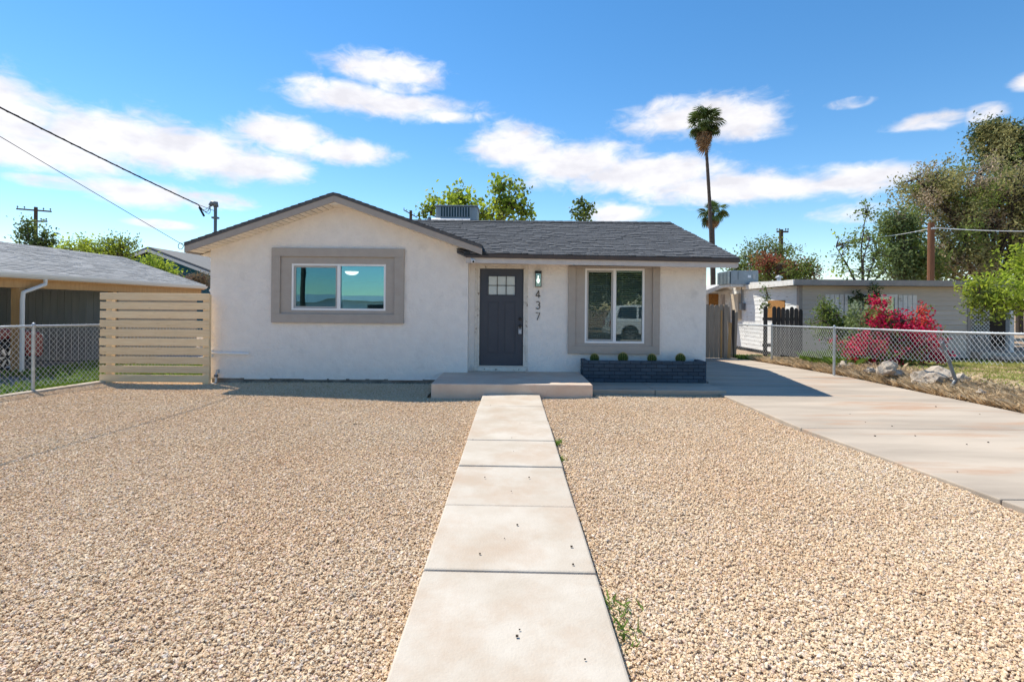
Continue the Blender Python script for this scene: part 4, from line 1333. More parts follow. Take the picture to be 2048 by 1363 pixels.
def tree(name, label, base, blobs, mats, trunk_r=.15, ncl=120, per=14, leaf=.10, spread=.16, shell=.55, fork=.35, cat='tree', group=None,
         twigs=.7, bark=None, dead=None, aspect=.55, droop=0.0, twig_r=.012):
    """blobs: [(centre, (rx, ry, rz), weight)], mats: list of (material, share)"""
    base = Vector(base)
    t = empty(name, base, label, cat, group)
    bark = bark or m_bark
    top = Vector((0, 0, 0)); wsum = 0
    for c, r_, w in blobs: top += Vector(c) * w; wsum += w
    top /= wsum
    lowest = min(c[2] - r_[2] for c, r_, w in blobs)
    forkp = base.lerp(Vector((top.x, top.y, top.z)), fork)
    forkp.z = max(forkp.z, base.z + (lowest - base.z) * .8)
    mb = MB()
    limb(mb, base - Vector((0, 0, .05)), forkp, trunk_r, trunk_r * .72, 9, .03)
    allc = {i: [] for i in range(len(mats))}
    shares = np.cumsum([s for _, s in mats]); shares = shares / shares[-1]
    for c, r_, w in blobs:
        c = Vector(c)
        k = max(3, int(ncl * w / wsum))
        nl = max(1, min(4, int(k / 14)))
        hubs = []
        for q in range(nl):
            d = Vector([random.gauss(0, .35) for _ in range(3)])
            h = c + Vector((d.x * r_[0], d.y * r_[1], d.z * r_[2]))
            pts = limb(mb, forkp, h, trunk_r * .45, trunk_r * .16, 6, .08)
            hubs += pts[3:]
        for q in range(k):
            d = Vector([random.gauss(0, 1) for _ in range(3)]).normalized() * (random.random() ** (1 - shell * .8))
            p = c + Vector((d.x * r_[0], d.y * r_[1], d.z * r_[2]))
            if random.random() < twigs:
                h = min(hubs, key=lambda z: (z - p).length + random.uniform(0, .3) * r_[0])
                limb(mb, h, p, trunk_r * .10 + twig_r, twig_r * .5, 4, .12, 4)
            # patches of one leaf colour instead of salt and pepper
            v_ = (math.sin(p.x * 1.7 + 1.3) + math.sin(p.z * 2.3 + p.x) + math.sin(p.y * 1.9 + 4)) / 6 + .5 + random.uniform(-.2, .2)
            i = int(np.searchsorted(shares, min(max(v_, 0), .999)))
            allc[i].append(tuple(p))
    mb.build('trunk', bark, t, fix=False)
    for i, (m, s) in enumerate(mats):
        if not allc[i]: continue
        V, Fc = leaves(allc[i], spread, per, leaf, aspect, droop=droop)
        mesh_obj('crown', V, Fc, m, t)
    return t
def blob(px, py, rx, ry, Y, w=1.0, depth=None):
    c = onY(px, py, Y)
    k = Y / F
    return (tuple(c), (rx * k, (depth if depth else rx * k * .8), ry * k), w)

m_bark = M('bark', (0.13, 0.10, 0.075), 0.95, (0.085, 0.065, 0.05), 8, bump=0.5, bscale=30)
m_lime = M('lime_leaf', (0.42, 0.48, 0.05), 0.6, (0.30, 0.40, 0.045), 1.2, isl=0.35, transl=0.5)
m_mid = M('mid_leaf', (0.15, 0.21, 0.045), 0.65, (0.21, 0.26, 0.06), 1.0, isl=0.35, transl=0.45)
m_deep = M('deep_leaf', (0.05, 0.085, 0.025), 0.7, (0.075, 0.11, 0.03), 1.0, isl=0.3, transl=0.35)
m_olive = M('olive_leaf', (0.36, 0.33, 0.13), 0.75, (0.28, 0.27, 0.11), .8, isl=0.3, transl=0.35)
m_greytwig = M('grey_twig', (0.46, 0.36, 0.25), 0.9, (0.37, 0.29, 0.20), 1.0, isl=0.25, transl=0.2)
m_redleaf = M('red_leaf', (0.34, 0.085, 0.05), 0.7, (0.25, 0.12, 0.05), 2, isl=0.3, transl=0.35)
m_palegreen = M('pale_leaf', (0.20, 0.25, 0.10), 0.7, (0.15, 0.20, 0.07), 1, isl=0.3, transl=0.4)
m_bark2 = M('dark_bark', (0.07, 0.055, 0.045), 0.95, (0.05, 0.04, 0.035), 8, bump=0.5, bscale=30)

def gb_(px, Y): 
    u, _ = ray(px, HY); return (u * Y, Y, 0)
# left background
tree('leafy_tree', 'small bushy tree beside the far left utility pole', gb_(75, 38), [blob(85, 492, 36, 14, 38), blob(50, 470, 14, 16, 38, .4), blob(50, 450, 10, 6, 38, .15), blob(92, 472, 9, 10, 38, .2)], [(m_deep, .5), (m_mid, .5)], .2, 70, 26, .22, .30)
tree('leafy_tree', 'wide bright green tree rising behind the carport roof', gb_(205, 26), [blob(200, 512, 72, 34, 26), blob(170, 500, 35, 26, 26, .5), blob(235, 500, 40, 28, 26, .6)], [(m_mid, .45), (m_lime, .55)], .22, 210, 24, .13, .20, twigs=.9)
tree('leafy_shrub', 'lime green shrub in front of the dark teal house', gb_(320, 23), [blob(312, 545, 30, 24, 23), blob(335, 552, 18, 12, 23, .4), blob(296, 522, 10, 12, 23, .2)], [(m_lime, .7), (m_mid, .3)], .08, 110, 26, .12, .17, cat='shrub')
tree('hedge_shrub', 'low brownish shrub showing beside the house corner', gb_(388, 20.5), [blob(385, 566, 34, 11, 20.5), blob(395, 556, 20, 6, 20.5, .4)], [(M('dry_shrub_leaf', (.25, .15, .11), .8, (.20, .17, .08), 3, isl=.3, transl=.3), .6), (m_lime, .4)], .06, 90, 26, .07, .12, cat='shrub')
# behind the roof
tree('mulberry_tree', 'airy lime green tree showing above the roof behind the cooler', gb_(960, 21), [blob(920, 405, 50, 45, 21), blob(1010, 405, 50, 48, 21), blob(1045, 420, 24, 34, 21, .5), blob(865, 410, 24, 24, 21, .35), blob(965, 430, 70, 20, 21, .8), blob(1000, 370, 22, 18, 21, .3)], [(m_lime, .8), (m_mid, .2)], .16, 185, 14, .17, .17, shell=.3, twigs=.8, aspect=.75)
tree('slender_tree', 'small dark green treetop above the middle of the roof', gb_(1160, 22), [blob(1160, 430, 26, 20, 22), blob(1165, 408, 16, 10, 22, .4), blob(1180, 420, 10, 8, 22, .2)], [(m_deep, .5), (m_mid, .5)], .07, 30, 15, .15, .11, shell=.2, aspect=.7)
tree('slender_tree', 'sprig of leaves left of the vent pipe behind the gable', gb_(848, 21), [blob(850, 428, 8, 16, 21)], [(m_mid, 1)], .04, 9, 10, .13, .10, aspect=.7)
# right background
tree('pale_tree', 'pale grey green tree behind the rooftop air conditioner', gb_(1515, 36), [blob(1520, 515, 60, 42, 36), blob(1480, 540, 36, 26, 36, .5), blob(1570, 510, 34, 26, 36, .4)], [(m_palegreen, .6), (m_mid, .4)], .25, 150, 24, .18, .26, twigs=.9)
tree('bushy_tree', 'dense green tree with reddish patches behind the white siding house', gb_(1565, 27), [blob(1560, 548, 62, 26, 27), blob(1535, 525, 28, 20, 27, .5), blob(1600, 540, 46, 26, 27, .7)], [(m_redleaf, .28), (m_mid, .45), (m_deep, .27)], .2, 230, 28, .13, .19)
tree('sparse_tree', 'thin young tree with open branches over the siding house', gb_(1725, 24), [blob(1735, 430, 26, 36, 24, .5), blob(1715, 490, 46, 40, 24), blob(1750, 510, 36, 46, 24, .9), blob(1680, 520, 20, 30, 24, .3), blob(1720, 545, 60, 20, 24, .5)], [(m_mid, .6), (m_lime, .4)], .10, 120, 9, .15, .16, shell=.4, twigs=1.0, bark=m_bark2)
tree('leafy_tree', 'yellow green tree left of the brown utility pole', gb_(1805, 28), [blob(1800, 510, 55, 60, 28), blob(1800, 450, 40, 34, 28, .6), blob(1840, 530, 50, 40, 28, .8)], [(m_palegreen, .5), (m_mid, .3), (m_olive, .2)], .2, 420, 26, .17, .24, twigs=.7)
tree('old_tree', 'huge grey olive tree with twiggy crown on the far right', gb_(1985, 31), [blob(1930, 430, 110, 90, 31, 1.2, 4), blob(1990, 390, 110, 70, 31, 1.0, 4), blob(2060, 470, 140, 110, 31, 1.2, 4), blob(1860, 380, 60, 45, 31, .5, 3), blob(1900, 520, 70, 50, 31, .7, 3), blob(2110, 350, 110, 100, 31, .8, 4)], [(m_greytwig, .30), (m_olive, .46), (m_mid, .24)], .30, 820, 72, .18, .30, twigs=.6, shell=.30, bark=m_bark2, aspect=.45, twig_r=.016)
tree('dark_pine', 'dark green treetop rising above the grey olive tree', gb_(2040, 36), [blob(2010, 285, 62, 34, 36), blob(1985, 262, 44, 20, 36, .5), blob(2080, 300, 90, 60, 36, 1.0), blob(2000, 330, 30, 22, 36, .3)], [(m_deep, .6), (m_olive, .4)], .22, 260, 60, .22, .30, bark=m_bark2, aspect=.45, twigs=.5)
tree('lime_tree', 'bright lime green tree leaning in at the right edge', (14.6, 12.2, .2), [blob(2090, 560, 90, 78, 12, 1.2, 1.2), blob(2000, 600, 66, 40, 12, .7, .8), blob(1975, 585, 40, 26, 12, .35, .5), blob(2060, 520, 50, 34, 12, .5, .8), blob(2150, 620, 90, 60, 12, .8, 1.2)], [(m_lime, .85), (m_mid, .15)], .12, 240, 30, .105, .13, shell=.5, aspect=.45, droop=.4)

# ---- fan palms: every frond a part
m_frond = M('palm_frond', (0.075, 0.125, 0.035), 0.6, (0.11, 0.16, 0.045), 2, objr=0.3, transl=0.3)
m_dead = M('dead_frond', (0.34, 0.22, 0.12), 0.85, (0.26, 0.17, 0.10), 3, objr=0.3, transl=0.2)
m_ptrunk = M('palm_trunk', (0.115, 0.09, 0.075), 0.95, (0.085, 0.068, 0.056), 3, bump=0.5, bscale=14, stretch=(1, 1, 3))
def frond_mesh(name, mat, L_=1.6, blades=16, fold=0.0):
    V = []; Fc = []
    def q(*p):
        k = len(V); V.extend(p); Fc.append(tuple(range(k, k + len(p))))
    pl = L_ * .5
    for s_ in (-1, 1):
        q((s_ * .03, 0, 0), (s_ * .02, pl, .08), (0, pl, .10), (0, 0, .03))
    for k in range(blades):
        a = R(-78 + 156 * k / (blades - 1))
        ln = L_ * .62 * (1 - .25 * abs(math.sin(a)))
        d = Vector((math.sin(a), math.cos(a), 0)); w = Vector((d.y, -d.x, 0)) * ln * .085
        p0 = Vector((0, pl, .09))
        up = Vector((0, 0, .05 * (1 if k % 2 else -1) - fold * abs(math.sin(a))))
        m1 = p0 + d * ln * .6 + up; tip_ = p0 + d * ln - Vector((0, 0, .28 * ln + fold))
        q(p0, m1 - w, tip_, m1 + w)
    me_ = bpy.data.meshes.new(name); me_.from_pydata([tuple(v) for v in V], [], Fc); me_.materials.append(mat)
    return me_
def palm(label, trunk_pts, rad, crown_r, ngreen, ndead, skirt):
    base = trunk_pts[0]
    t = empty('fan_palm', base, label, 'palm tree')
    pts = [Vector(p) for p in trunk_pts]
    # smooth the polyline and give the trunk its ring scars
    fine = []; rr_ = []
    for i in range(len(pts) - 1):
        for k in range(20):
            fine.append(pts[i].lerp(pts[i + 1], k / 20))
            f_ = (i + k / 20) / (len(pts) - 1)
            rr_.append(rad * (1.25 - .55 * f_) * (1 + random.uniform(-.05, .05)))
    fine.append(pts[-1]); rr_.append(rad * .7)
    MB().tube(fine, rr_, 12).build('trunk', m_ptrunk, t, fix=False)
    top = pts[-1]
    fg = [frond_mesh('frond', m_frond, crown_r, 16, .05), frond_mesh('frond', m_frond, crown_r * .85, 14, .12), frond_mesh('frond', m_frond, crown_r * .62, 14, .08), frond_mesh('frond', m_frond, crown_r * .45, 12, .05)]
    fd = [frond_mesh('dead_frond', m_dead, crown_r * .8, 11, .35), frond_mesh('dead_frond', m_dead, crown_r * .7, 10, .5)]
    for k in range(ngreen):
        el_ = R(random.uniform(-58, 80) if k % 3 else random.uniform(-25, 45)); az_ = random.uniform(0, 2 * math.pi)
        piece('frond', random.choice(fg), t, top + Vector((0, 0, random.uniform(-.5, .1))), Euler((el_, random.uniform(-.4, .4), az_), 'XYZ'), None)
    for k in range(ndead):
        f_ = random.random()
        el_ = R(-62 - 24 * f_); az_ = random.uniform(0, 2 * math.pi)
        piece('dead_frond', random.choice(fd), t, top + Vector((0, 0, -.1 - skirt * f_)), Euler((el_, random.uniform(-.3, .3), az_), 'XYZ'), None)
    return t
YP = 45.0
pp = [onY(1427, 660, YP), onY(1424, 520, YP), onY(1419, 400, YP), onY(1414, 320, YP), onY(1408, 243, YP)]
pp[0].z = 0
palm('tall slender fan palm rising high behind the house', pp, .155, 1.78, 58, 40, 1.4)
YP = 58.0
pp = [onY(1429, 660, YP), onY(1428, 520, YP), onY(1426, 422, YP)]; pp[0].z = 0
palm('shorter fan palm behind the tall palm trunk', pp, .16, 1.8, 42, 24, .5)

# ---- far utility poles
u1 = gb_(70, 43)
utility_pole(u1, onY(66, 414, 43).z, .17, [(onY(66, 421, 43).z, 2.9, -.07), (onY(66, 443, 43).z, 2.2, .0)], 'far left utility pole with two crossarms above the carport roof')
u2 = gb_(820, 60)
utility_pole(u2, onY(820, 421, 60).z, .22, [(onY(820, 428, 60).z, 1.6, -.55)], 'utility pole top peeking over the right gable slope', ang=R(0))
u3 = gb_(1561, 40)
utility_pole(u3, onY(1561, 459, 40).z, .20, [(onY(1561, 464, 40).z, .9, 0)], 'thin utility pole in front of the red leaved tree')
Y4 = 21.5
u4 = gb_(1861, Y4)
ztop4 = onY(1861, 445, Y4).z
bp = empty('utility_pole', u4, 'thick brown wooden pole rising behind the siding house', 'utility pole')
MB().tube([Vector(u4), Vector((u4[0], u4[1], ztop4))], [.135, .12], 14).build('pole', m_brownpole, bp)
MB().box(u4[0] - .10, u4[0] + .10, u4[1] - .15, u4[1] - .11, ztop4 - .30, ztop4 - .24).build('bracket', m_galv, bp)
wz = onY(1861, 456, Y4)
ww = empty('white_wire', wz, 'pale wire stretched from the brown pole to the right', 'cable')
MB().tube(wire_curve((wz.x, wz.y - .14, wz.z), onY(2140, 461, Y4), .08, 16), .016, 6).build('wire', m_white, ww)
MB().tube(wire_curve((wz.x, wz.y - .14, wz.z), onY(1690, 475, 26), .15, 16), .008, 6).build('wire', m_white, ww)

# ================================================================== TEAL HOUSE FAR LEFT
m_teal = M('teal_siding', (0.010, 0.085, 0.125), 0.8, (0.012, 0.10, 0.14), 3)
m_navy = M('navy_fascia', (0.012, 0.02, 0.05), 0.6)
YT = 31.0
pk = onY(296, 497, YT); rt = onY(470, 563, YT); lt = onY(205, 531, YT)
th = empty('teal_house', (pk.x, YT + 4, 0), 'dark teal house with grey roof far behind the carport', 'house')
MB().prism([(lt.x + .3, 0), (rt.x - .3, 0), (rt.x - .3, rt.z - .1), (pk.x, pk.z - .15), (lt.x + .3, lt.z - .1)], YT + .4, YT + 8).build('wall', m_teal, th)
for A, B in ((lt, pk), (pk, rt)):
    a, b_ = Vector((A.x, YT, A.z)), Vector((B.x, YT, B.z))
    quad_slab(a, b_, b_ + Vector((0, 8.5, 0)), a + Vector((0, 8.5, 0)), -.12, 'roof', M('teal_house_shingle', (.17, .165, .16), .9, (.21, .205, .20), 6), th)
    MB().obox((a + b_) / 2 + Vector((0, -.04, -.10)), (b_ - a) / 2, (0, .03, 0), (0, 0, .09)).build('fascia', m_gutter, th)
pk2 = onY(345, 500, 36); rt2 = onY(500, 562, 36); lt2 = onY(250, 535, 36)
th2 = empty('navy_roof_house', (pk2.x, 40, 0), 'second teal house with navy roof edge behind the first', 'house')
MB().prism([(lt2.x + .3, 0), (rt2.x - .3, 0), (rt2.x - .3, rt2.z - .1), (pk2.x, pk2.z - .15), (lt2.x + .3, lt2.z - .1)], 40.2, 44).build('wall', m_teal, th2)
for A, B in ((lt2, pk2), (pk2, rt2)):
    a, b_ = Vector((A.x, 40, A.z)), Vector((B.x, 40, B.z))
    a = a - Vector((0, 0, 0)); 
    quad_slab(a, b_, b_ + Vector((0, 4.5, 0)), a + Vector((0, 4.5, 0)), -.12, 'roof', MATS['teal_house_shingle'], th2)
    MB().obox((a + b_) / 2 + Vector((0, -.04, -.12)), (b_ - a) / 2, (0, .03, 0), (0, 0, .16)).build('fascia', m_navy, th2)
# ================================================================== RIGHT NEIGHBOUR: SIDING HOUSE
m_side = M('taupe_siding', (0.56, 0.50, 0.435), 0.85, (0.50, 0.445, 0.39), 5, stretch=(.6, 1, 4), objr=0.06, bump=.1, bscale=30)
m_sidew = M('peeling_white_siding', (0.72, 0.72, 0.70), 0.85, (0.62, 0.62, 0.60), 5, stretch=(1, .6, 4), objr=0.06, bump=.15, bscale=30, dirt=((0.13, 0.10, 0.08), 5, 0.64, 0.03))
m_nfascia = M('grey_brown_fascia', (0.36, 0.32, 0.29), 0.8, (0.30, 0.27, 0.245), 6)
m_wfascia = M('white_worn_fascia', (0.72, 0.70, 0.66), 0.75, (0.6, 0.57, 0.52), 6, dirt=((0.35, 0.25, 0.17), 6, 0.62, 0.05))
m_osb = M('osb_board', (0.38, 0.19, 0.055), 0.85, (0.28, 0.13, 0.04), 18)
m_flat = M('rolled_roofing', (0.42, 0.40, 0.38), 0.9, (0.48, 0.46, 0.44), 3)
NY, NX0, NX1 = 16.5, 9.25, 19.5
NXP = 14.75                                 # porch recess starts here
NZ = 2.36
sh = empty('siding_house', (13.0, 20.0, .15), 'low taupe and white clapboard house behind the right fence', 'house')
MB().box(NX0 + .02, NXP, NY + .02, 24.0, 0.0, NZ).build('wall_core', m_dark, sh)
MB().box(NXP, NX1, NY + 3.4, 24.0, 0.0, NZ).build('wall_core', m_dark, sh)
me_dk = unit_box_mesh('siding_board', M('porch_shade_siding', (.06, .048, .04), .9, (.045, .036, .03), 4)); me_f = unit_box_mesh('siding_board', m_side); me_s2 = unit_box_mesh('siding_board', m_sidew)  # darkest boards: shade of the porch recess painted into their colour
nb = 15
for k in range(nb):
    z = .08 + (NZ - .08) * (k + .5) / nb
    h = (NZ - .08) / nb
    piece('siding_board', me_f, sh, ((NX0 + NXP) / 2 + .05, NY, z), (R(-8), 0, 0), (NXP - NX0 - .1, .018, h + .006))
    # the left side in two runs, joints apart
    yj = 19.0 + random.choice((0, 1.3, 2.4))
    for y0, y1 in ((NY + .1, yj - .01), (yj + .01, 23.9)):
        piece('siding_board', me_s2, sh, (NX0, (y0 + y1) / 2, z + random.uniform(-.004, .004)), (0, R(4), 0), (.018, y1 - y0, h + .006))
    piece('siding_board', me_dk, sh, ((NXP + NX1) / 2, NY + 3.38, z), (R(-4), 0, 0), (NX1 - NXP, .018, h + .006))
MB().box(NX0 - .03, NX0 + .09, NY - .03, NY + .09, .2, NZ).build('corner_board', m_nfascia, sh)
MB().box(NXP - .09, NXP + .03, NY - .03, NY + .09, .2, NZ).build('corner_board', m_nfascia, sh)
# roof: low slab with wide eave
MB().add([(NX0 - .35, NY - .35, NZ + .10), (NX1, NY - .35, NZ + .10), (NX1, 24.3, NZ + .10), (NX0 + .25, 24.3, NZ + .10),
          (NX0 - .35, NY - .35, NZ + .16), (NX1, NY - .35, NZ + .16), (NX1, 20.3, NZ + .28), (NX0 + .0, 20.3, NZ + .28), (NX0 + .25, 24.3, NZ + .16), (NX1, 24.3, NZ + .16)],
         [(0, 1, 2, 3), (4, 5, 6, 7), (7, 6, 9, 8), (0, 4, 5, 1), (1, 5, 6, 9, 2), (2, 9, 8, 3), (3, 8, 7, 4, 0)]).build('roof', m_flat, sh)
MB().box(NX0 - .36, NX1, NY - .39, NY - .352, NZ + .0, NZ + .18).build('fascia', m_nfascia, sh)
MB().add([(NX0 - .39, NY - .36, NZ + .0), (NX0 - .35, NY - .36, NZ + .0), (NX0 + .25, 24.3, NZ), (NX0 + .21, 24.3, NZ),
          (NX0 - .39, NY - .36, NZ + .175), (NX0 - .35, NY - .36, NZ + .175), (NX0 + .25, 24.3, NZ + .175), (NX0 + .21, 24.3, NZ + .175)],
         [(3, 2, 1, 0), (4, 5, 6, 7), (0, 1, 5, 4), (1, 2, 6, 5), (2, 3, 7, 6), (3, 0, 4, 7)]).build('fascia', m_wfascia, sh)
# little porch gable at the far left end
gp_ = onY(1450, 567, 21.5); gl_ = onY(1409, 583, 21.5); gr_ = onY(1490, 583, 21.5)
for A, B in ((gl_, gp_), (gp_, gr_)):
    quad_slab(A, B, B + Vector((0, 3, 0)), A + Vector((0, 3, 0)), .05, 'porch_roof', m_flat, sh)
    MB().obox((A + B) / 2 + Vector((0, -.02, -.05)), (B - A) / 2, (0, .02, 0), (0, 0, .09)).build('fascia', m_wfascia, sh)
MB().box(gl_.x + .1, NX0 - .05, 23.0, 23.1, 0, gl_.z).build('wall', m_sidew, sh)
MB().box(gl_.x + .75, gl_.x + 1.55, 22.93, 22.99, 1.35, gl_.z - .05).build('boarded_window', m_osb, sh)
pq = onY(1446, 600, 21.6)
MB().box(pq.x - .07, pq.x + .07, 21.55, 21.69, 0, pq.z + .25).build('post', M('grey_lumber', (.38, .31, .25), .85, (.30, .25, .2), 5, stretch=(4, 4, .5)), sh)
# side wall details: boarded window, meter and panel
def side_box(name, px0, px1, py0, py1, depth, mat, par=sh, bev=.01):
    u0, _ = ray(px0, 600); u1, _ = ray(px1, 600)
    ya, yb = NX0 / u0, NX0 / u1
    _, v0 = ray(px0, py0); _, v1 = ray(px0, py1)
    z1, z0 = CAMZ + v0 * ya, CAMZ + v1 * ya
    return MB().box(NX0 - depth, NX0 - .012, yb, ya, z0, z1).build(name, mat, par, bevel=bev)
side_box('boarded_window', 1537, 1571, 601, 640, .03, m_osb)
side_box('electric_panel', 1469, 1484, 588, 637, .16, M('beige_panel', (.50, .42, .32), .6))
side_box('electric_meter', 1487, 1492, 606, 620, .18, m_pipe)
MB().tube([(NX0 - .07, NX0 / ray(1487, 600)[0], 1.6), (NX0 - .07, NX0 / ray(1487, 600)[0], NZ + .1)], .03, 8).build('conduit', m_pipe, sh)
# front window, shutters and vine
wx0, wx1 = onY(1688, 600, NY).x, onY(1793, 600, NY).x
wz0, wz1 = 1.05, onY(1740, 588, NY).z
wd = frame4(MB(), wx0, wx1, wz0, wz1, .09, NY - .05, NY - .012).build('window', m_sidew, sh)
MB().box(wx0 + .08, wx1 - .08, NY - .030, NY - .022, wz0 + .08, wz1 - .08).build('pane', glass_mat('neighbour_glass', .03), wd)
MB().box((wx0 + wx1) / 2 - .03, (wx0 + wx1) / 2 + .03, NY - .045, NY - .02, wz0 + .09, wz1 - .09).build('mullion', m_sidew, wd)
for a, b_ in ((wx0 + .1, wx0 + .75), (wx1 - .55, wx1 - .12)):
    V = []
    for k in range(13):
        x = a + (b_ - a) * k / 12
        V += [(x, NY - .019 + .004 * (k % 2), wz0 + .1), (x + .03, NY - .019 + .004 * (k % 2), wz1 - .1)]
    mesh_obj('curtain', V, [(2 * k, 2 * k + 2, 2 * k + 3, 2 * k + 1) for k in range(12)], M('curtain_cloth', (.55, .55, .52), .9), wd)
for s_ in (0, 1):
    for k in range(4):
        x = (wx0 - .62 + k * .15) if s_ == 0 else (wx1 + .04 + k * .15)
        MB().box(x, x + .13, NY - .045, NY - .012, wz0, wz1 - .02 - .0).build('shutter_board', m_sidew, sh)
# porch recess: post, lattice, dark base
MB().box(16.0, 16.14, NY - .05, NY + .09, .15, NZ).build('porch_post', m_sidew, sh)
lat = MB()
lx0_, lx1_, lz0_, lz1_ = 14.9, 15.95, .70, 1.75
for s_ in (-1, 1):
    c = -2.0
    while c < 3.2:
        # strip x = lx0_ + c + s_*(z - lz0_), clipped to the frame
        za, zb2 = lz0_, lz1_
        f_ = lambda z: lx0_ + c + s_ * (z - lz0_)
        lo, hi = sorted(((lx0_ - lx0_ - c) / s_ + lz0_, (lx1_ - lx0_ - c) / s_ + lz0_))
        za, zb2 = max(za, lo), min(zb2, hi)
        if zb2 - za > .03:
            A, B = Vector((f_(za), NY + .6 + .008 * s_, za)), Vector((f_(zb2), NY + .6 + .008 * s_, zb2))
            d = (B - A)
            lat.obox((A + B) / 2, d / 2, (0, .005, 0), Vector((d.z, 0, -d.x)).normalized() * .016)
        c += .125
lat.build('lattice', m_sidew, sh)
MB().box(14.85, 15.95, NY + .56, NY + .66, .2, .70).build('lattice_frame', m_nfascia, sh)
MB().box(NXP + .1, NX1, NY - .3, NY + 2.5, .10, .28).build('porch_floor', m_drive, sh)
MB().box(15.2, 19.0, NY - .75, NY - .32, .10, .2).build('porch_step', m_porch, sh)
# roof top air conditioner and vent
a0 = onY(1444, 566, 20.0); a1 = onY(1517, 541, 20.0)
ac = empty('rooftop_air_conditioner', ((a0.x + a1.x) / 2, 20.5, 2.55), 'grey box air conditioner on the siding house roof', 'air conditioner')
MB().box(a0.x + .35, a1.x, 20.0, 21.2, NZ + .18, a1.z).build('cabinet', m_cool, ac, bevel=.015)
MB().box(a0.x + .31, a0.x + .349, 20.03, 21.17, NZ + .22, a1.z - .03).build('coil', m_coold, ac)
for k in range(9):
    y = 20.05 + k * .138
    MB().box(a0.x + .28, a0.x + .312, y - .012, y + .012, NZ + .21, a1.z - .02).build('fin', m_galv, ac)
MB().box(a0.x + .62, a0.x + .63, 19.985, 19.999, NZ + .37, a1.z - .04).build('seam', m_coold, ac)
MB().box(a1.x - .42, a1.x - .30, 19.985, 19.999, a1.z - .28, a1.z - .18).build('label_plate', m_white, ac)
MB().box(a1.x - .22, a1.x - .12, 19.985, 19.999, a1.z - .33, a1.z - .14).build('label_plate', m_screen, ac)
MB().box(a0.x + .37, a1.x - .02, 20.03, 21.15, NZ + .10, NZ + .178).build('curb', m_wfascia, ac)
v0 = onY(1558, 560, 18.5)
vp2 = empty('roof_vent', (v0.x, 18.5, NZ + .3), 'small metal vent cap on the siding house roof', 'vent')
MB().tube([(v0.x, 18.5, NZ + .2), (v0.x, 18.5, v0.z + .09)], .07, 12).build('pipe', m_galv, vp2)
MB().lathe([(.13, 0), (.13, .03), (.02, .10)], (v0.x, 18.5, v0.z + .08), 14).build('cap', m_galv, vp2)

# dark weathered picket fence in front of its corner
m_oldwood = M('weathered_dark_wood', (0.045, 0.038, 0.034), 0.95, (0.09, 0.078, 0.07), 4, stretch=(6, 6, .5), objr=.25, bump=.3, bscale=30)
PFY = 15.6
pf0, pf1 = onY(1527, 620, PFY).x, onY(1606, 620, PFY).x
pf = empty('picket_fence', ((pf0 + pf1) / 2, PFY, .1), 'short dark weathered picket fence before the siding house', 'fence')
n = 9
for k in range(n):
    w = (pf1 - pf0) / n
    if k == 1: continue
    x = pf0 + w * (k + .5); h = onY(1560, 614 + random.uniform(-3, 4), PFY).z
    zb_ = .05
    MB().prism([(x - w * .45, zb_), (x + w * .45, zb_), (x + w * .45, h - .06), (x + w * .2, h), (x - w * .2, h), (x - w * .45, h - .06)], PFY, PFY + .02).build('picket', m_oldwood, pf)
for z in (.45, 1.25): MB().box(pf0, pf1, PFY + .021, PFY + .06, z, z + .09).build('rail', m_oldwood, pf)
# plank gate at the end of the driveway
m_gate = M('grey_brown_plank', (0.38, 0.305, 0.235), 0.9, (0.30, 0.24, 0.185), 4, stretch=(6, 6, .5), objr=.12, bump=.25, bscale=30)
GY = 16.0
g0_ = HR + .3
g1_ = onY(1441, 650, GY).x
gt = empty('plank_gate', ((g0_ + g1_) / 2, GY, 0.05), 'grey brown plank gate at the far end of the driveway', 'gate')
x = g0_ - .35
while x < g1_:
    w = .145
    h = onY(1420, 609, GY).z + random.uniform(-.02, .03)
    MB().prism([(x, .06), (x + w - .008, .06), (x + w - .008, h - .05), (x + w - .04, h), (x + .03, h), (x, h - .05)], GY, GY + .018).build('plank', m_gate, gt)
    x += w
for z in (.4, 1.3): MB().box(g0_ - .35, g1_, GY + .019, GY + .055, z, z + .09).build('rail', m_gate, gt)
MB().box(g1_ + .0, g1_ + .05, GY - .02, GY + .04, .0, 1.55).build('post', m_lumber, gt)
MB().box(g1_ + .09, g1_ + .20, GY - .05, GY + .07, .0, 1.72).build('post', m_gate, gt)
lean = empty('leaning_boards', (g1_ + .5, GY - .1, 0.05), 'old boards leaning against the gate post', 'boards')
for k, (dx, h, tl) in enumerate(((.27, 1.12, .03), (.34, 1.62, -.05), (.44, 1.52, .02), (.52, 1.45, .04))):
    MB().obox((g1_ + dx, GY + .15 * (k > 0) - .04, h / 2 + .04), (.045, 0, 0), (0, .012, 0), (tl, .03, h / 2)).build('board', (m_lumber, m_gate, m_oldwood, m_gate)[k], lean)

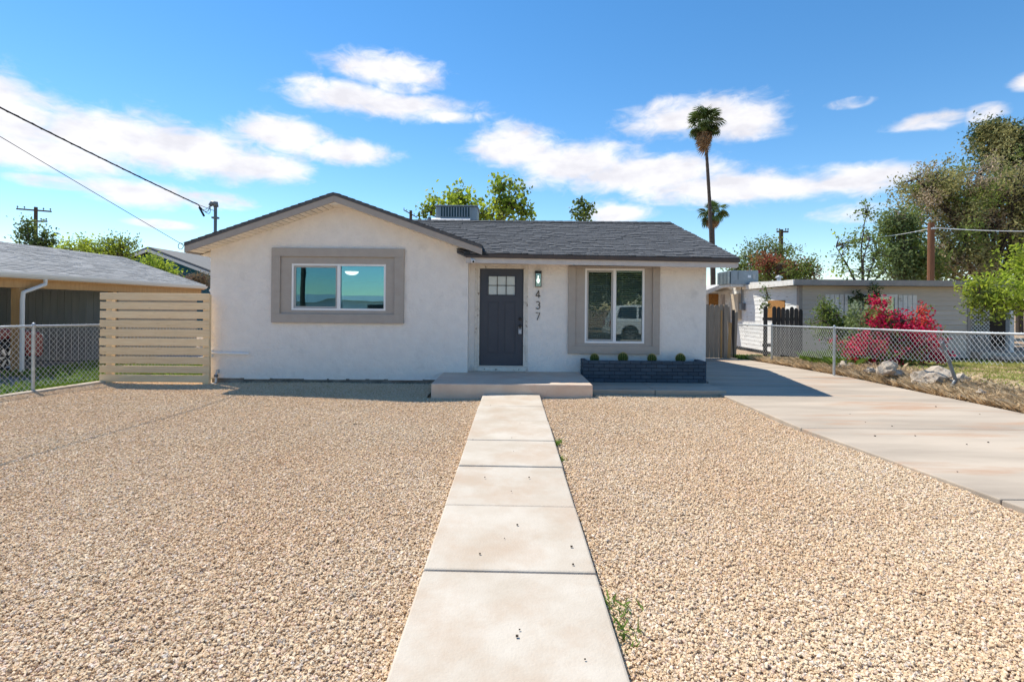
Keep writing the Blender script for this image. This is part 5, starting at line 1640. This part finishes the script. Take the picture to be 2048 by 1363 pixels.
# ================================================================== BANK, LAWN, RIGHT FENCE
def bank_z(x, y):
    e = dright(y) + .02
    d = x - e
    amp = .22 * max(0.0, min(1.0, (15.5 - y) / 3.0))
    t = max(0.0, min(1.0, (d - .15) / 1.1))
    z = amp * t * t * (3 - 2 * t)
    return z + .02 * math.sin(x * 5.1 + y * 3.3) * t + .015 * math.sin(y * 7 - x * 2) * t
V = []; Fc = []
nx, ny = 34, 60
for j in range(ny + 1):
    y = 2.0 + 15.0 * j / ny
    for i in range(nx + 1):
        x = dright(y) - .05 + (13.5 * (i / nx) ** 1.7)
        V.append((x, y, max(bank_z(x, y), -.0) + .004))
for j in range(ny):
    for i in range(nx):
        a = j * (nx + 1) + i
        Fc.append((a, a + 1, a + nx + 2, a + nx + 1))
m_bank = M('bank_soil', (0.42, 0.29, 0.18), 0.95, (0.33, 0.24, 0.15), 2, bump=0.6, bscale=25)
tag(mesh_obj('bank', V, Fc, m_bank, smooth=True), 'bare sandy bank between the driveway and the lawn', kind='structure')
def straw():
    y = random.uniform(5.5, 15.8)
    x = dright(y) + .22 + abs(random.gauss(.30, .28))
    return (x, y, bank_z(x, y))
grass_patch('dry_grass', 'dry straw coloured grass along the driveway bank', 24000, straw, .17, m_straw, .005, lean=.8)
def lawnp():
    while True:
        x, y = random.uniform(8.6, 19), random.uniform(7.0, 16.2)
        if x > dright(y) + 1.05 + .25 * math.sin(y * 2): return (x, y, bank_z(x, y))
grass_patch('lawn_grass', 'short yellow green lawn behind the bougainvillea fence', 52000, lawnp, .065, m_lawn, .007)
def tuft():
    y = random.uniform(12.6, 14.6); x = 8.3 + random.uniform(-.1, 1.5)
    return (x, y, bank_z(x, y))
grass_patch('tall_grass', 'tall bright green grass left of the bougainvillea', 2200, tuft, .36, m_grass, .009)
grass_patch('ivy_weeds', 'low green weeds below the white siding wall', 1800, lambda: (random.uniform(7.0, 9.1), random.uniform(15.6, 16.3), .03), .14, m_grass, .015)

# rocks
m_rock = M('pale_rock', (0.50, 0.43, 0.35), 0.95, (0.36, 0.30, 0.24), 5, bump=0.6, bscale=18, dirt=((0.26, 0.19, 0.14), 6, .52, .12))
def rock(px, py, w, h, label, group=None, dark=False):
    p = onZ(px, py, .08)
    z = bank_z(p.x, p.y)
    p = onZ(px, py, z)
    k = p.y / F
    bm = bmesh.new(); bmesh.ops.create_icosphere(bm, subdivisions=3, radius=1.0)
    o1, o2 = random.uniform(0, 9), random.uniform(0, 9)
    from mathutils import noise as mn
    for v in bm.verts:
        n = mn.noise(v.co * 1.3 + Vector((o1, o2, 0))) * .45 + mn.noise(v.co * 2.9 + Vector((o2, o1, 3))) * .26 + mn.noise(v.co * 6.5 + Vector((o2, o1, 7))) * .12
        v.co *= 1 + n
        v.co.x *= w * k / 2; v.co.y *= w * k / 2 * .75; v.co.z *= h * k * .62
        v.co.z = max(v.co.z, -.15 * h * k) + h * k * .28
    me_ = bpy.data.meshes.new('rock'); bm.to_mesh(me_); bm.free()
    me_.materials.append(m_rock)
    o = bpy.data.objects.new('rock', me_); COL.objects.link(o)
    o.location = (p.x, p.y, z - .02); o.rotation_euler = (0, 0, random.uniform(-.4, .4))
    return tag(o, label, 'rock', group)
rock(1862, 780, 76, 50, 'largest boulder on the bank beside the bent fence post')
rock(1778, 750, 50, 28, 'flat pale boulder on the bank below the bougainvillea')
rock(1922, 764, 30, 20, 'dark rough rock right behind the bent fence post')
rock(1722, 735, 24, 12, 'pale rock between the second fence post and the flat boulder')
for (px, py, w, h, lb_) in (
        (1692, 734, 28, 15, 'small pale rock just right of the second fence post'),
        (1710, 728, 12, 7, 'tiny rock behind the pale rock right of the second fence post'),
        (1740, 744, 22, 13, 'small rock just left of the flat pale boulder'),
        (1752, 730, 12, 6, 'tiny rock at the bougainvillea foot left of the flat boulder'),
        (1800, 745, 14, 8, 'small rock touching the right end of the flat boulder'),
        (1818, 764, 28, 15, 'small rock midway between the flat boulder and the largest boulder'),
        (1838, 774, 14, 9, 'small rock at the left foot of the largest boulder'),
        (1650, 727, 26, 14, 'rock nearest the second fence post in the row before the tall grass'),
        (1627, 724, 24, 13, 'second rock left of the second fence post before the tall grass'),
        (1605, 721, 22, 12, 'middle rock of the row between the first two fence posts'),
        (1584, 718, 20, 11, 'second rock right of the first fence post'),
        (1562, 716, 18, 10, 'rock nearest the first fence post on its right side'),
        (1530, 722, 8, 5, 'tiny pale stone left of the first fence post foot'),
        (1934, 794, 26, 15, 'small rock just right of the bent post foot'),
        (1963, 785, 16, 10, 'small rock at the lawn edge right of the bent post'),
        (1962, 803, 26, 13, 'flat pale rock close to the driveway edge right of the bent post'),
        (1986, 806, 12, 7, 'tiny rock lowest on the bank near the right picture edge'),
        (2028, 806, 28, 16, 'rightmost small rock on the bank')):
    rock(px, py, w, h, lb_, 'small rocks on the bank')
tp = onZ(703, 848, .03)
tag(MB().tube([tp, tp + Vector((.05, .01, .006)), tp + Vector((.10, -.005, .0))], .006, 6).build('twig', MATS['dark_bark']), 'short dark twig lying on the gravel left of the walk', 'twig')

rail = [(7.10, 16.9), (7.57, 14.9), (7.56, 12.0), (8.12, 9.72), (8.26, 8.24), (8.5, 5.6)]
lens_ = [math.hypot(b_[0] - a[0], b_[1] - a[1]) for a, b_ in zip(rail[:-1], rail[1:])]
cf = chain_fence('chain_link_fence', 'chain link fence with a bent post along the driveway bank', rail, [1.08, 1.11, 1.17, 1.19, 1.23, 1.25], [.10, .22, .45, .60, .72, .75],
                 [(0.02, 0.0), (lens_[0], 0.0), (lens_[0] + lens_[1], 0.0), (sum(lens_) - .02, 0.1)], dia=.09)
q0, q1, q2 = onZ(1893, 790, .02), None, None
q1 = onY(1911, 760, q0.y + .02); q2 = onY(1885, 686, q0.y + .10)
MB().tube([q0 - Vector((0, 0, .05)), q1 - Vector((0.02, 0, .03)), q1, q1 + Vector((-.01, 0, .04)), q2], .030, 12).build('bent_post', m_pipe, cf)['label'] = 'bent grey post leaning out of line'
MB().lathe([(.033, -.02), (.034, .0), (.02, .03), (.004, .04)], q2, 12).build('post_cap', m_pipe, cf)

# bougainvillea
m_bract = M('magenta_bract', (0.52, 0.008, 0.085), 0.6, (0.62, 0.02, 0.07), 3, isl=0.3, transl=0.4)
m_bract2 = M('red_bract', (0.58, 0.05, 0.045), 0.6, (0.66, 0.10, 0.06), 3, isl=0.3, transl=0.4)
tree('bougainvillea', 'bougainvillea bush covered in magenta flowers behind the chain link fence', (10.3, 13.3, .2),
     [blob(1780, 668, 86, 48, 13.2, 1.3, .9), blob(1750, 642, 48, 26, 13.2, .6, .6), blob(1840, 690, 55, 36, 13.0, .6, .6), blob(1720, 690, 50, 34, 13.0, .6, .6), blob(1815, 652, 50, 22, 13.2, .5, .5),
      blob(1770, 705, 90, 20, 12.8, .7, .6), blob(1758, 606, 18, 12, 13.2, .12, .2), blob(1850, 618, 16, 6, 13.2, .06, .15), blob(1880, 712, 22, 12, 12.9, .12, .3)],
     [(m_palegreen, .09), (m_mid, .15), (m_bract, .38), (m_bract2, .14), (m_mid, .12), (m_deep, .12)], .06, 430, 26, .066, .085, cat='shrub', shell=.6, aspect=.75)
tree('leafy_shrub', 'green leafy shrub left of the bougainvillea flowers', (9.1, 14.4, .2),
     [blob(1660, 650, 38, 34, 14.2, 1, .5), blob(1655, 618, 20, 22, 14.2, .4, .3), blob(1690, 660, 26, 34, 14.0, .6, .4)], [(m_mid, .6), (m_lime, .4)], .05, 130, 22, .075, .10, cat='shrub')
tree('climbing_vine', 'dark green vine hanging over the window of the siding house', (wx0 + .85, NY - .2, .2), [blob(1750, 580, 9, 14, NY - .45, .5, .1), blob(1715, 592, 22, 7, NY - .2, .4, .06), blob(1742, 605, 8, 20, NY - .2, .3, .06)], [(m_deep, 1)], .015, 26, 14, .09, .06, cat='vine')
tree('weed_shrub', 'thin wispy green sapling against the white siding wall', (8.95, 16.9, .05), [blob(1530, 595, 7, 30, 17.0, 1, .15)], [(m_palegreen, 1)], .015, 16, 12, .08, .07, cat='shrub')

# weeds along the walk and driveway edge
def weed(px, py, n, spread, h, label):
    p = onZ(px, py, .02)
    P = lambda: (p.x + random.gauss(0, spread), p.y + random.gauss(0, spread * 1.6), .005)
    o = grass_patch('weed', label, n, P, h, m_grass, .005, 'weed', .9)
    o['kind'] = 'stuff'
    return o
weed(1112, 885, 90, .03, .05, 'weeds growing beside the third walk slab from the porch')
weed(1120, 915, 45, .03, .04, 'weeds beside the walk, just nearer than the third slab')
weed(1238, 1228, 70, .06, .045, 'largest weed patch in the gravel at the right walk edge')
weed(1245, 1275, 30, .03, .04, 'small weeds nearest the camera beside the walk')
weed(1130, 1146, 60, .012, .03, 'tiny weeds in the nearest walk joint')
weed(1470, 795, 160, .07, .04, 'grass strip at the near left corner of the driveway')
weed(1736, 791, 40, .04, .05, 'little grass tuft sprouting from the driveway joint')
# droppings and specks on the slabs
m_speck = M('dark_seed', (0.05, 0.035, 0.025), 0.9)
sv = MB()
for k in range(16):
    x, y = random.uniform(-.45, .45), random.uniform(2.2, 8.5)
    r_ = random.uniform(.002, .0055)
    sv.obox((x, y, .088 + r_ * .5), (r_ * 1.3, 0, 0), (0, r_, 0), (0, 0, r_ * .6))
for k in range(16):
    x, y = random.uniform(4.2, 7.4), random.uniform(4, 9.5)
    r_ = random.uniform(.003, .007)
    sv.obox((x, y, .06 + r_ * .5), (r_ * 1.3, 0, 0), (0, r_, 0), (0, 0, r_ * .6))
tag(sv.build('scattered_seeds', m_speck, fix=False), 'dark seeds and specks scattered on the concrete', 'seeds', kind='stuff')

# ================================================================== ACROSS THE STREET (seen only in the window panes)
m_asph = M('asphalt', (0.05, 0.05, 0.052), 0.9, (0.065, 0.065, 0.065), 3, bump=.2, bscale=60)
tag(MB().add([(-60, -12.5, -.05), (60, -12.5, -.05), (60, -2.3, -.05), (-60, -2.3, -.05)], [(0, 1, 2, 3)]).build('street', m_asph, base=(0, -7, -.05), fix=False), kind='structure')
make_car('white_car', 'white sport utility car parked in the street, mirrored in the right window', (0.72, 0.73, 0.74), (7.15, -4.2, -.05), R(180), 4.8, 1.78, 1.9)
op_ = empty('street_house', (-29, -79, 0), 'pale house across the street, mirrored in the left window', 'house')
MB().box(-48, -14, -84, -75, -.05, 2.5).build('wall', m_stucco, op_)
MB().prismx([(-84.6, 2.48), (-74.4, 2.48), (-79.5, 3.5)], -48.5, -13.5).build('roof', m_flat, op_)
MB().box(-27, -24, -74.98, -74.95, .2, 1.9).build('window', m_dark, op_)
MB().box(-33, -32, -74.98, -74.95, 0, 2.0).build('door', m_door, op_)
tree('street_tree', 'leafy green tree across the street, mirrored in the right window', (8.2, -17, 0), [((6.2, -17, 3.6), (2.4, 2.0, 2.6), 1), ((9.3, -17, 3.6), (2.4, 2, 2.6), 1), ((7.6, -17, 5.6), (2.6, 2, 1.6), .7)], [(m_mid, .6), (m_lime, .2), (m_deep, .2)], .2, 520, 24, .26, .36)
